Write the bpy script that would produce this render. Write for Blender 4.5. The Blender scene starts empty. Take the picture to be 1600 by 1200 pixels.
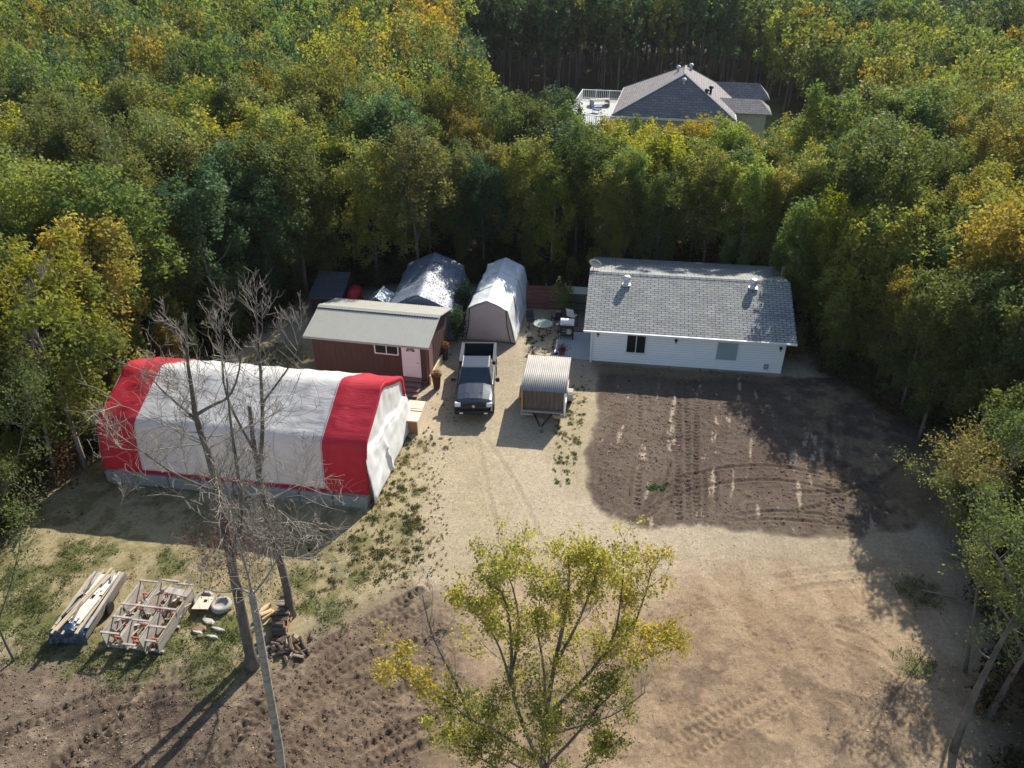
import bpy, math, random
import numpy as np
from mathutils import Vector, Matrix

# ------------------------------------------------------------------ camera, sky, sun
sc = bpy.context.scene
PITCH, CAMH, FPX = 31.5, 22.0, 1217.0
cam_d = bpy.data.cameras.new("camera")
cam = bpy.data.objects.new("camera", cam_d)
sc.collection.objects.link(cam)
cam.location = (0, 0, CAMH)
cam.rotation_euler = (math.radians(90 - PITCH), 0, 0)
cam_d.sensor_width = 36.0
cam_d.lens = 36.0 * FPX / 1600.0
cam_d.clip_start = 0.1
cam_d.clip_end = 3000
sc.camera = cam
sc.render.resolution_x, sc.render.resolution_y = 1024, 768

SUN_EL, SUN_AZ = 35.8, 62.0          # azimuth counter-clockwise from +X
world = bpy.data.worlds.new("World")
sc.world = world
world.use_nodes = True
wn = world.node_tree.nodes
bg = wn["Background"]
sky = wn.new("ShaderNodeTexSky")
sky.sky_type = 'NISHITA'
sky.sun_disc = False
sky.sun_elevation = math.radians(SUN_EL)
sky.sun_rotation = math.radians(90 - SUN_AZ)
world.node_tree.links.new(sky.outputs[0], bg.inputs[0])
bg.inputs[1].default_value = 0.095
sl = bpy.data.lights.new("sun", 'SUN')
sl.energy = 4.3
sl.angle = math.radians(0.5)
sl.color = (1.0, 0.93, 0.82)
so = bpy.data.objects.new("sun", sl)
sc.collection.objects.link(so)
_e, _a = math.radians(SUN_EL), math.radians(SUN_AZ)
sdir = Vector((math.cos(_e) * math.cos(_a), math.cos(_e) * math.sin(_a), math.sin(_e)))
so.rotation_euler = sdir.to_track_quat('Z', 'Y').to_euler()
so.location = (0, 0, 60)
sc.view_settings.view_transform = 'Standard'
sc.view_settings.look = 'None'
sc.view_settings.gamma = 1
sc.view_settings.exposure = 0.9
sc.cycles.max_bounces = 6
sc.cycles.transparent_max_bounces = 8
sc.cycles.diffuse_bounces = 3
sc.cycles.use_denoising = True

# ------------------------------------------------------------------ helpers
_p = math.radians(PITCH)
def ray(x, y):
    u = (x - 800) / FPX; v = -(y - 600) / FPX
    return (u, math.cos(_p) + v * math.sin(_p), -math.sin(_p) + v * math.cos(_p))
def G(x, y, z=0.0):                 # survey: photo pixel -> world point at height z
    d = ray(x, y); t = (z - CAMH) / d[2]
    return (d[0] * t, d[1] * t, z)
def at(x, y, Y):                    # survey: photo pixel -> world point at distance Y
    d = ray(x, y); t = Y / d[1]
    return Vector((d[0] * t, Y, CAMH + d[2] * t))
def PRJ(X, Y, Z):
    z = Y * math.cos(_p) - (Z - CAMH) * math.sin(_p)
    return 800 + FPX * X / z, 600 - FPX * (Y * math.sin(_p) + (Z - CAMH) * math.cos(_p)) / z

def lin(r, g, b):
    f = lambda c: (c / 255 / 12.92) if c / 255 <= 0.04045 else ((c / 255 + 0.055) / 1.055) ** 2.4
    return (f(r), f(g), f(b))

MATS = {}
def mat(name, col, rough=0.7, var=0.12, vscale=3.0, bump=0.0, bscale=20.0, metal=0.0, spec=0.4, stain=None, stain_scale=1.2, stain_amt=0.5, stretch=(1, 1, 1), coat=0.0):
    if name in MATS: return MATS[name]
    m = bpy.data.materials.new(name); m.use_nodes = True
    nt = m.node_tree; n = nt.nodes; L = nt.links
    b = n["Principled BSDF"]
    b.inputs["Roughness"].default_value = rough
    b.inputs["Metallic"].default_value = metal
    b.inputs["Specular IOR Level"].default_value = spec
    b.inputs["Coat Weight"].default_value = coat
    tc = n.new("ShaderNodeTexCoord")
    mp = n.new("ShaderNodeMapping"); mp.inputs["Scale"].default_value = stretch
    L.new(tc.outputs["Object"], mp.inputs[0])
    nz = n.new("ShaderNodeTexNoise"); nz.inputs["Scale"].default_value = vscale
    nz.inputs["Detail"].default_value = 6; nz.inputs["Roughness"].default_value = 0.65
    L.new(mp.outputs[0], nz.inputs["Vector"])
    mr = n.new("ShaderNodeMapRange")
    mr.inputs[1].default_value = 0.3; mr.inputs[2].default_value = 0.7
    mr.inputs[3].default_value = 1 - var; mr.inputs[4].default_value = 1 + var
    L.new(nz.outputs[0], mr.inputs[0])
    hs = n.new("ShaderNodeHueSaturation"); hs.inputs["Color"].default_value = (*col, 1)
    L.new(mr.outputs[0], hs.inputs["Value"])
    out = hs.outputs[0]
    if stain:
        n2 = n.new("ShaderNodeTexNoise"); n2.inputs["Scale"].default_value = stain_scale
        n2.inputs["Detail"].default_value = 8; n2.inputs["Roughness"].default_value = 0.7
        L.new(mp.outputs[0], n2.inputs["Vector"])
        m2 = n.new("ShaderNodeMapRange"); m2.inputs[1].default_value = 0.48; m2.inputs[2].default_value = 0.7
        m2.inputs[4].default_value = stain_amt
        L.new(n2.outputs[0], m2.inputs[0])
        mx = n.new("ShaderNodeMixRGB"); L.new(m2.outputs[0], mx.inputs[0]); L.new(out, mx.inputs[1])
        mx.inputs[2].default_value = (*stain, 1); out = mx.outputs[0]
    L.new(out, b.inputs["Base Color"])
    if bump:
        n3 = n.new("ShaderNodeTexNoise"); n3.inputs["Scale"].default_value = bscale; n3.inputs["Detail"].default_value = 5
        L.new(mp.outputs[0], n3.inputs["Vector"])
        bp = n.new("ShaderNodeBump"); bp.inputs["Strength"].default_value = bump; bp.inputs["Distance"].default_value = 0.03
        L.new(n3.outputs[0], bp.inputs["Height"]); L.new(bp.outputs[0], b.inputs["Normal"])
    MATS[name] = m
    return m

class MB:
    """collects shapes and links them as one mesh"""
    def __init__(s): s.v = []; s.f = []; s.m = []; s.mi = 0
    def add(s, vs, fs):
        o = len(s.v); s.v += [tuple(v) for v in vs]; s.f += [tuple(i + o for i in f) for f in fs]; s.m += [s.mi] * len(fs)
    def box(s, x0, x1, y0, y1, z0, z1, M=None):
        vs = [Vector((x, y, z)) for z in (z0, z1) for (x, y) in ((x0, y0), (x1, y0), (x1, y1), (x0, y1))]
        if M is not None: vs = [M @ v for v in vs]
        s.add(vs, [(3, 2, 1, 0), (4, 5, 6, 7), (0, 1, 5, 4), (1, 2, 6, 5), (2, 3, 7, 6), (3, 0, 4, 7)])
    def bevbox(s, x0, x1, y0, y1, z0, z1, b, M=None):
        X = (x0, x0 + b, x1 - b, x1); Y = (y0, y0 + b, y1 - b, y1)
        def ring(z, i):
            a, c = (0, 3) if i else (1, 2)
            return [Vector(p) for p in ((X[1], Y[a], z), (X[2], Y[a], z), (X[c], Y[1], z), (X[c], Y[2], z), (X[2], Y[c], z), (X[1], Y[c], z), (X[a], Y[2], z), (X[a], Y[1], z))]
        rs = [ring(z0, 0), ring(z0 + b, 1), ring(z1 - b, 1), ring(z1, 0)]
        vs = [v if M is None else M @ v for r in rs for v in r]
        fs = [tuple(range(7, -1, -1)), tuple(range(24, 32))]
        for k in range(3):
            for i in range(8):
                j = (i + 1) % 8; fs.append((k * 8 + i, k * 8 + j, k * 8 + 8 + j, k * 8 + 8 + i))
        s.add(vs, fs)
    def beam(s, a, b, w, h):
        a, b = Vector(a), Vector(b); d = b - a; L = d.length
        q = d.to_track_quat('X', 'Z').to_matrix().to_4x4(); q.translation = a
        s.box(0, L, -w / 2, w / 2, -h / 2, h / 2, q)
    def quad(s, a, b, c, d): s.add([a, b, c, d], [(0, 1, 2, 3)])
    def slab(s, pts, t):
        """a plate with corners pts and thickness t below"""
        p = [Vector(q) for q in pts]; nrm = (p[1] - p[0]).cross(p[2] - p[0]).normalized()
        if nrm.z < 0: p.reverse(); nrm = -nrm
        k = len(p); vs = p + [q - nrm * t for q in p]
        s.add(vs, [tuple(range(k)), tuple(range(2 * k - 1, k - 1, -1))] + [(i, i + k, (i + 1) % k + k, (i + 1) % k) for i in range(k)])
    def tube(s, pts, rad, n=6, cap=True):
        pts = [Vector(p) for p in pts]; k = len(pts)
        if not hasattr(rad, '__len__'): rad = [rad] * k
        vs = []; up = None
        for i, p in enumerate(pts):
            t = (pts[min(i + 1, k - 1)] - pts[max(i - 1, 0)]).normalized()
            if up is None: up = t.orthogonal().normalized()
            up = (up - t * up.dot(t));
            up = up.normalized() if up.length > 1e-6 else t.orthogonal().normalized()
            w = t.cross(up)
            for j in range(n):
                a = 2 * math.pi * j / n
                vs.append(p + (up * math.cos(a) + w * math.sin(a)) * rad[i])
        fs = [(i * n + j, i * n + (j + 1) % n, (i + 1) * n + (j + 1) % n, (i + 1) * n + j) for i in range(k - 1) for j in range(n)]
        if cap: fs += [tuple(range(n - 1, -1, -1)), tuple(range((k - 1) * n, k * n))]
        s.add(vs, fs)
    def lathe(s, prof, n=16, M=None, c=(0, 0)):
        vs = []
        for r, z in prof:
            for j in range(n):
                a = 2 * math.pi * j / n; v = Vector((c[0] + r * math.cos(a), c[1] + r * math.sin(a), z))
                vs.append(M @ v if M is not None else v)
        k = len(prof)
        fs = [(i * n + j, i * n + (j + 1) % n, (i + 1) * n + (j + 1) % n, (i + 1) * n + j) for i in range(k - 1) for j in range(n)]
        fs += [tuple(range(n - 1, -1, -1)), tuple(range((k - 1) * n, k * n))]
        s.add(vs, fs)
    def grid(s, P, closed=False):
        """P[i][j] of points"""
        a, b = len(P), len(P[0]); vs = [p for r in P for p in r]
        s.add(vs, [(i * b + j, i * b + j + 1, (i + 1) * b + j + 1, (i + 1) * b + j) for i in range(a - 1) for j in range(b - 1)])
    def build(s, name, mats, parent=None, smooth=False, angle=None):
        me = bpy.data.meshes.new(name)
        me.from_pydata(s.v, [], s.f)
        if not isinstance(mats, (list, tuple)): mats = [mats]
        for m in mats: me.materials.append(m)
        me.polygons.foreach_set("material_index", s.m)
        if smooth: me.polygons.foreach_set("use_smooth", [True] * len(s.f))
        me.update()
        o = bpy.data.objects.new(name, me); sc.collection.objects.link(o)
        if parent: o.parent = parent
        return o

def tag(o, label=None, cat=None, group=None, kind=None):
    if label: o['label'] = label
    if cat: o['category'] = cat
    if group: o['group'] = group
    if kind: o['kind'] = kind
    return o
def thing(name, loc, rz, label, cat, group=None):
    o = bpy.data.objects.new(name, None); sc.collection.objects.link(o)
    o.location = loc; o.rotation_euler = (0, 0, math.radians(rz)); o.empty_display_size = 0.3
    return tag(o, label, cat, group)
def copy_tree(o, parent=None):
    c = o.copy(); sc.collection.objects.link(c); c.parent = parent
    for ch in list(o.children): copy_tree(ch, c)
    return c

def np_mesh(name, V, F, mats, parent=None, col=None, smooth=False, link=True):
    """V (n,3), F (m,k) numpy -> mesh object; col (n,3) goes to point attribute 'tint'"""
    me = bpy.data.meshes.new(name)
    n, (m, k) = len(V), F.shape
    me.vertices.add(n); me.vertices.foreach_set("co", V.astype(np.float32).ravel())
    me.loops.add(m * k); me.loops.foreach_set("vertex_index", F.astype(np.int32).ravel())
    me.polygons.add(m); me.polygons.foreach_set("loop_start", np.arange(0, m * k, k, dtype=np.int32))
    if smooth: me.polygons.foreach_set("use_smooth", np.ones(m, bool))
    for mm in (mats if isinstance(mats, (list, tuple)) else [mats]): me.materials.append(mm)
    if col is not None:
        a = me.attributes.new("tint", 'FLOAT_COLOR', 'POINT')
        c4 = np.ones((n, 4), np.float32); c4[:, :3] = col; a.data.foreach_set("color", c4.ravel())
    me.update(calc_edges=True)
    if not link: return me
    o = bpy.data.objects.new(name, me); sc.collection.objects.link(o)
    if parent: o.parent = parent
    return o

# value noise
def vnoise(x, y, scale, seed=0):
    rs = np.random.RandomState(seed); T = rs.rand(256, 256).astype(np.float32)
    u = x / scale + 1000.3; v = y / scale + 1000.7
    iu = np.floor(u).astype(int); iv = np.floor(v).astype(int)
    fu = u - iu; fv = v - iv; fu = fu * fu * (3 - 2 * fu); fv = fv * fv * (3 - 2 * fv)
    a = T[iu % 256, iv % 256]; b = T[(iu + 1) % 256, iv % 256]; c = T[iu % 256, (iv + 1) % 256]; d = T[(iu + 1) % 256, (iv + 1) % 256]
    return (a * (1 - fu) + b * fu) * (1 - fv) + (c * (1 - fu) + d * fu) * fv
def fbm(x, y, scale, seed=0, octv=4, gain=0.55):
    s = 0; w = 1; t = 0
    for k in range(octv):
        s = s + w * vnoise(x, y, scale / 2 ** k, seed + k * 7); t += w; w *= gain
    return s / t
def seg_dist(x, y, P, closed=False):
    """distance to polyline and arc length of nearest point and signed side"""
    best = np.full(x.shape, 1e9); arc = np.zeros(x.shape); side = np.zeros(x.shape); acc = 0
    P = [tuple(p[:2]) for p in P]
    Q = P + [P[0]] if closed else P
    for (x0, y0), (x1, y1) in zip(Q[:-1], Q[1:]):
        dx, dy = x1 - x0, y1 - y0; L = math.hypot(dx, dy) + 1e-9
        t = np.clip(((x - x0) * dx + (y - y0) * dy) / L ** 2, 0, 1)
        d = np.hypot(x - x0 - t * dx, y - y0 - t * dy); k = d < best
        best[k] = d[k]; arc[k] = (acc + t * L)[k]
        side[k] = ((x - x0) * dy - (y - y0) * dx)[k] / L
        acc += L
    return best, arc, side
def inside(x, y, P):
    r = np.zeros(x.shape, bool); P = [tuple(p[:2]) for p in P]; j = len(P) - 1
    for i in range(len(P)):
        (xi, yi), (xj, yj) = P[i], P[j]
        c = ((yi > y) != (yj > y)) & (x < (xj - xi) * (y - yi) / (yj - yi + 1e-12) + xi)
        r ^= c; j = i
    return r
def pmask(x, y, P, soft, warp=0.0, wscale=1.0, seed=3):
    """soft polygon mask with ragged edge"""
    d, _, _ = seg_dist(x, y, P, True); sd = np.where(inside(x, y, P), d, -d)
    if warp: sd = sd + (fbm(x, y, wscale, seed, 4) - 0.5) * 2 * warp
    return np.clip(sd / soft * 0.5 + 0.5, 0, 1)
# ------------------------------------------------------------------ ground sheet
CLEAR = [(-21.0, 20.5), (-20.6, 27), (-19.8, 31), (-17.5, 36), (-15.8, 41), (-14, 46.5), (-9, 48.3), (-3, 49.0), (4, 48.0), (10, 48.0),
         (16.3, 47.2), (17.0, 42), (17.4, 37), (19.2, 33.6), (22.3, 31.0), (21.4, 26.5), (18.5, 23.2), (16.8, 19), (14.6, 15), (13.6, 12), (13, -10), (-25, -10), (-24, 13)]
FARCLEAR = [(-2, 66), (14, 61), (28, 61), (36, 68), (36, 85), (34, 100), (34, 113), (-7, 113), (-5, 85)]
SOIL = [G(*q) for q in ((941, 570), (1215, 588), (1300, 592), (1420, 640), (1500, 700), (1480, 790), (1400, 832), (1330, 838), (1250, 838), (1160, 828),
                        (1100, 822), (1040, 820), (1010, 826), (990, 818), (950, 808), (922, 785), (916, 760), (920, 700), (932, 650))]
MUD = [G(*q) for q in ((-60, 1015), (60, 1022), (150, 1045), (300, 1040), (370, 1075), (440, 1040), (500, 985), (560, 955), (640, 925), (710, 950), (735, 1000), (700, 1090), (660, 1260), (-200, 1260))]
WARM = [G(*q) for q in ((640, 1210), (690, 1010), (760, 905), (880, 880), (1000, 905), (1150, 890), (1300, 880), (1400, 860), (1500, 900), (1520, 1250), (640, 1250))]
DRY = [G(*q) for q in ((-100, 850), (60, 780), (170, 700), (420, 560), (480, 560), (480, 700), (600, 720), (650, 700), (655, 880), (600, 945), (500, 985), (430, 1040), (370, 1075), (300, 1050), (150, 1050), (-100, 1020))]
STRIP = [G(*q) for q in ((895, 585), (940, 590), (930, 650), (915, 720), (915, 770), (880, 745), (850, 700), (868, 650))]
GREEN = [(162, 865, .65), (120, 858, .6), (275, 888, .45), (60, 935, 1.0), (30, 900, .9), (100, 890, .8), (640, 822, .6), (650, 770, .35), (430, 560, 1.8), (260, 1000, 1.0), (200, 1040, 1.2), (330, 1020, 1.2), (360, 990, 1.0),
         (330, 1060, .9), (130, 1035, .8), (520, 960, .8), (470, 905, .6), (560, 905, .5), (545, 845, .5), (480, 945, .6), (660, 695, .3), (260, 870, .4), (60, 1000, 1.2), (20, 960, 1.1), (1430, 1040, .7), (1440, 925, .9)]
def axis(pts):
    out = []
    for (a, b, st) in pts:
        out += list(np.arange(a, b, st))
    return np.array(out + [pts[-1][1]])
xs = axis([(-420, -200, 40), (-200, -60, 7), (-60, -24, 1.2), (-24, 24, 0.06), (24, 60, 1.2), (60, 200, 7), (200, 420, 40)])
ys = axis([(-40, 10, 5), (10, 12, .5), (12, 40, 0.06), (40, 50, 0.15), (50, 115, 1.0), (115, 300, 8), (300, 620, 40)])
X, Y = np.meshgrid(xs, ys)
fine = (np.abs(X) < 26) & (Y < 52)
n1 = fbm(X, Y, 2.2, 1, 5); n2 = fbm(X, Y, 0.55, 11, 4); n3 = fbm(X, Y, 0.22, 21, 2); n4 = fbm(X, Y, 7, 31, 3); nl = fbm(X, Y * 0.25, 0.9, 41, 4)
C3 = lambda c: np.array(c)[None, None, :]
def mixc(A, c, w): return A * (1 - w[..., None]) + (C3(c) if not isinstance(c, np.ndarray) else c) * w[..., None]
sand = lin(178, 164, 140); sand2 = lin(158, 147, 126); warm = lin(168, 146, 118); warm2 = lin(138, 114, 90)
soil = lin(95, 84, 74); soil2 = lin(110, 97, 84); mud = lin(110, 96, 82); mud2 = lin(84, 72, 62); pale = lin(178, 160, 140)
dry = lin(150, 138, 98); dry2 = lin(112, 106, 70); grs = lin(72, 86, 38); floor_ = lin(62, 50, 40); floor2 = lin(80, 68, 46)
A = np.ones(X.shape + (3,)) * C3(sand)
A = mixc(A, sand2, np.clip((n4 - .45) * 4, 0, 1) * .8)
H = (n1 - .5) * .05 + (n2 - .5) * .02
# compacted grey drive down the middle
dr = pmask(X, Y, [G(*q) for q in ((690, 640), (770, 650), (800, 800), (860, 900), (800, 1000), (700, 960), (690, 800))], 1.2, .6, 1.2)
A = mixc(A, lin(160, 146, 118), dr * .55)
w = pmask(X, Y, WARM, 1.5, 1.0, 2.0, 5); A = mixc(A, warm, w * .9); A = mixc(A, warm2, w * np.clip((nl - .5) * 6, 0, 1) * .55)
A = mixc(A, warm2, w * np.clip((n1 - .52) * 7, 0, 1) * .4)
H += w * (n2 - .5) * .05
bw = pmask(X, Y, [G(*q) for q in ((640, 1220), (700, 1060), (900, 1010), (1080, 990), (1200, 985), (1330, 1010), (1460, 1080), (1520, 1250))], 1.6, 1.2, 1.6, 25)
A = mixc(A, lin(146, 125, 101), bw * .7); A = mixc(A, lin(112, 96, 80), bw * np.clip((fbm(X, Y, 1.4, 26, 7, .72) - .52) * 16, 0, 1) * .7)
A = mixc(A, lin(150, 130, 104), bw * np.clip((fbm(X + .5 * Y, Y * .4, .9, 29, 6, .7) - .56) * 16, 0, 1) * .6)
A = mixc(A, lin(84, 68, 56), w * np.clip((fbm(X * .6 + .3 * Y, Y, .5, 30, 5, .7) - .68) * 16, 0, 1) * .5)
A = mixc(A, lin(104, 90, 74), w * (1 - bw) * np.clip((fbm(X * .5, Y, .8, 27, 7, .7) - .6) * 14, 0, 1) * .4)
H += bw * ((fbm(X, Y, .5, 28, 4) - .5) * .09)
w = pmask(X, Y, DRY, 1.2, .9, 1.0, 8); wd = w * np.clip((n2 - .42) * 5, 0, 1); A = mixc(A, dry, w * .7); A = mixc(A, dry2, wd * .75)
w = pmask(X, Y, STRIP, .5, .35, .8, 8); A = mixc(A, dry, w * .35)
MUDM = pmask(X, Y, MUD, .8, .7, 1.0, 9); A = mixc(A, mud, MUDM * .95); A = mixc(A, mud2, MUDM * np.clip((fbm(X, Y, 1.2, 34, 7, .72) - .5) * 14, 0, 1) * .7)
A = mixc(A, pale, MUDM * np.clip((n2 - .62) * 9, 0, 1) * .25); H += MUDM * ((n2 - .5) * .07 + (n3 - .5) * .03)
tz = pmask(X, Y, [G(*q) for q in ((700, 930), (640, 925), (520, 985), (430, 1050), (400, 1110), (430, 1220), (700, 1220), (720, 1050))], 1.0, .8, 1.2, 19)
A = mixc(A, lin(126, 107, 88), tz * .55)
SM = pmask(X, Y, SOIL, .16, .34, .8, 10)
A = mixc(A, soil, SM); A = mixc(A, soil2, SM * np.clip((n4 - .45) * 5, 0, 1) * .7)
A = mixc(A, lin(86, 70, 62), SM * np.clip((fbm(X - .2 * Y, Y * .5, .9, 36, 7, .72) - .5) * 12, 0, 1) * .5)
stre = fbm(X - .24 * Y, Y * .16, .42, 51, 5, .65)
A = mixc(A, pale, SM * np.clip((stre - .655) * 18, 0, 1) * np.clip((fbm(X, Y, .4, 52, 4) - .42) * 14, 0, 1) * .8)
A = mixc(A, lin(150, 132, 100), SM * np.clip((X - 12.5) / 4, 0, 1) * np.clip((n2 - .42) * 5, 0, 1) * .6)
H += SM * (.035 + (n3 - .5) * .03 + (n2 - .5) * .03)
# edge of fines by the house wall: pale gravel skirt
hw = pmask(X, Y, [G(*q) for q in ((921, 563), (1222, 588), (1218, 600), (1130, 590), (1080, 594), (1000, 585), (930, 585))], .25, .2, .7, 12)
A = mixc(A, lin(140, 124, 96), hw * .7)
GM = np.zeros(X.shape)
for (px, py, r) in GREEN:
    g = G(px, py); d = np.hypot(X - g[0], (Y - g[1])) / r
    GM = np.maximum(GM, np.clip((1.0 - d + (n2 - .5) * 1.6) * 2.2, 0, 1))
A = mixc(A, grs, GM * .55)
# mound at the right edge of the yard
def bump_at(x, y, r, h):
    global H
    d2 = ((X - x) ** 2 + (Y - y) ** 2) / r ** 2; H += h * np.exp(-d2 * 1.6) * (0.75 + .5 * n1)
bump_at(18.6, 27.8, 1.9, .75); bump_at(20.2, 26.6, 1.7, .6); bump_at(17.6, 26.4, 1.1, .25)
mm = pmask(X, Y, [G(*q) for q in ((1380, 745), (1440, 705), (1530, 740), (1560, 800), (1480, 840), (1400, 790))], .6, .5, 1, 14)
A = mixc(A, lin(120, 102, 78), mm * .8)
# tyre and track marks
TR = []
def track(px, wdt=.42, dep=.055, tread=.26, amt=.8, zone=None):
    P = [G(*q) for q in px]
    # smooth polyline
    for _ in range(2):
        Q = [P[0]]
        for a, b in zip(P[:-1], P[1:]):
            Q += [tuple(a[i] * .75 + b[i] * .25 for i in range(2)), tuple(a[i] * .25 + b[i] * .75 for i in range(2))]
        P = Q + [P[-1]]
    TR.append((P, wdt, dep, tread, amt))
for o in (0, 1):
    track([(250 - 40 * o, 1060 + 20 * o), (200 - 40 * o, 1120 + 20 * o), (120 - 40 * o, 1190 + 20 * o)], .34)
    track([(560 + 60 * o, 1130), (500 + 60 * o, 1170), (430 + 60 * o, 1215)], .4)
    track([(700, 1110 + 40 * o), (600, 1150 + 40 * o), (520, 1200 + 40 * o)], .34)
    track([(655 - 20 * o, 925 + 18 * o), (560 + 5 * o, 975 + 22 * o), (470, 1030 + 25 * o), (380, 1110 + 35 * o), (300, 1180 + 50 * o)])
    track([(690, 990 + 45 * o), (620, 1040 + 45 * o), (540, 1095 + 45 * o), (460, 1160 + 50 * o)])
    track([(1290, 1030 + 30 * o), (1180, 1090 + 32 * o), (1090, 1140 + 35 * o), (1000, 1200 + 30 * o)], .38, .03, .26, .35)
    track([(1060 + 28 * o, 600), (1060 + 28 * o, 680), (1058 + 28 * o, 760), (1062 + 28 * o, 815)], .34, .025, .26, .35)
    track([(1000 + 70 * o, 600), (1000 + 74 * o, 690), (995 + 80 * o, 800)], .3, .02, .3, .2)
    track([(990, 815), (1040, 780 - 24 * o), (1110, 758 - 24 * o), (1200, 748 - 22 * o), (1290, 762 - 20 * o), (1390, 800 - 20 * o)], .24, .03, 0, .38)
    track([(1110, 820), (1170, 800 + 12 * o), (1250, 800 + 14 * o), (1330, 812 + 12 * o)], .22, .035, 0, .5)
    track([(1100 + 18 * o, 740), (1102 + 18 * o, 780), (1098 + 14 * o, 822)], .24, .035, 0, .45)
    track([(1010 + 20 * o, 820), (1030 + 20 * o, 785), (1042 + 18 * o, 740), (1050, 700)], .24, .03, 0, .4)
    track([(940 + 40 * o, 790), (990, 740 - 20 * o), (1000, 690)], .2, .02, 0, .3)
    track([(1300 + 26 * o, 640), (1296 + 26 * o, 720), (1290 + 20 * o, 820)], .3, .025, .28, .3)
    track([(740, 660 + 0 * o), (760 + 52 * o, 760), (790 + 70 * o, 880), (860 + 90 * o, 1000), (900 + 120 * o, 1200)], .3, .012, 0, .16)
    track([(60, 1120 + 30 * o), (160, 1080 + 30 * o), (280, 1075 + 25 * o), (400, 1100)], .3, .03, 0, .4)
    track([(1350, 1060 + 26 * o), (1250, 1010 + 26 * o), (1130, 990 + 26 * o)], .3, .02, .26, .25)
    track([(1400, 880 + 24 * o), (1200, 900 + 24 * o), (1000, 960 + 24 * o), (860, 1100)], .35, .012, 0, .15)
    track([(1240, 770 + 30 * o), (1330, 770 + 10 * o), (1420, 730)], .28, .03, .26, .4)
    track([(930 + 34 * o, 1210), (1090 + 34 * o, 1110), (1250 + 30 * o, 1060)], .3, .02, .26, .25)
    track([(1310, 980 + 24 * o), (1390, 1010 + 24 * o), (1450, 1120)], .26, .03, 0, .35)
for P_ in ([(655, 922), (560, 975), (490, 1015), (430, 1060), (380, 1130), (340, 1210)], [(668, 945), (580, 995), (510, 1040), (450, 1100), (410, 1190)], [(625, 1042), (540, 1070), (470, 1095), (430, 1150), (418, 1215)],
           [(640, 1072), (550, 1105), (485, 1135), (450, 1200)], [(700, 985), (620, 1010), (540, 1042), (480, 1085)], [(700, 1120), (620, 1150), (560, 1205)], [(330, 1065), (240, 1085), (140, 1150), (60, 1215)], [(300, 1045), (200, 1065), (100, 1110), (-20, 1160)]):
    track(P_, .4, .03, .27, .75); TR[-1] = TR[-1] + (1,)
Xf = X[fine]; Yf = Y[fine]; dH = np.zeros(Xf.shape); dC = np.zeros(Xf.shape)
for (P, wd_, dep, tread, amt, *hard) in TR:
    x0 = min(p[0] for p in P) - 1; x1 = max(p[0] for p in P) + 1; y0 = min(p[1] for p in P) - 1; y1 = max(p[1] for p in P) + 1
    k = (Xf > x0) & (Xf < x1) & (Yf > y0) & (Yf < y1)
    if not k.any(): continue
    d, arc, side = seg_dist(Xf[k], Yf[k], P)
    brk = np.clip((vnoise(Xf[k], Yf[k], 2.4, 77) - .22) * 2.2, 0, 1)
    if hard: brk = np.clip(brk, .75, 1)
    prof = np.clip((wd_ / 2 - d) / .07, 0, 1); ridge = np.exp(-((d - wd_ / 2 - .05) / .05) ** 2)
    h = -dep * prof + dep * .7 * ridge
    if tread:
        tr = np.clip(2.2 * np.sin(2 * math.pi * (arc + np.abs(side) * .6) / tread), -1, 1); h = h + prof * tr * .028
        dC[k] = np.maximum(dC[k], prof * amt * brk * (.35 + .65 * (tr > 0)))
    else:
        dC[k] = np.maximum(dC[k], prof * amt * brk)
    dH[k] += h * brk
H[fine] += dH
tmp = np.zeros(X.shape); tmp[fine] = dC
A = A * (1 - tmp[..., None] * .55)  # darker ruts: moist disturbed earth plus groove shading put into the colour
# scuffs, clods
clod = np.clip((n3 - .66) * 8, 0, 1) * (MUDM * .9 + SM * .5)
H += clod * .05
# forest floor and far clearing
inn = pmask(X, Y, CLEAR, 1.2, .8, 1.5, 15)
fl = np.array(C3(floor_)) * np.ones(X.shape + (3,)); fl = mixc(fl, floor2, np.clip((n1 - .4) * 4, 0, 1))
A = A * inn[..., None] + fl * (1 - inn[..., None])
fc = pmask(X, Y, FARCLEAR, 2, 1, 3, 16); A = mixc(A, lin(92, 104, 52), fc)
fr = pmask(X, Y, [(-1, 64), (14, 60), (30, 60), (33, 67), (14, 68), (0, 70)], 1, .8, 2, 17); A = mixc(A, lin(170, 160, 128), fr)
n5 = vnoise(X, Y, .13, 66); A *= (0.84 + .22 * n2 + .12 * n5)[..., None]
H = np.where(Y > 60, H * .5, H)
ny, nx = X.shape
V = np.stack([X, Y, H], -1).reshape(-1, 3)
idx = np.arange(nx * ny).reshape(ny, nx)
F = np.stack([idx[:-1, :-1], idx[:-1, 1:], idx[1:, 1:], idx[1:, :-1]], -1).reshape(-1, 4)
gm = bpy.data.materials.new("earth"); gm.use_nodes = True
nt = gm.node_tree; n = nt.nodes; L = nt.links; b = n["Principled BSDF"]; b.inputs["Roughness"].default_value = .95; b.inputs["Specular IOR Level"].default_value = .15
at_ = n.new("ShaderNodeAttribute"); at_.attribute_name = "tint"
tc = n.new("ShaderNodeTexCoord")
def nz(scale, det=6, r=.7):
    q = n.new("ShaderNodeTexNoise"); q.inputs["Scale"].default_value = scale; q.inputs["Detail"].default_value = det; q.inputs["Roughness"].default_value = r
    L.new(tc.outputs["Object"], q.inputs["Vector"]); return q
q1 = nz(7, 10, .8); q2 = nz(34, 4, .8)
ma = n.new("ShaderNodeMath"); ma.operation = 'ADD'; L.new(q1.outputs[0], ma.inputs[0]); L.new(q2.outputs[0], ma.inputs[1])
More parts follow.
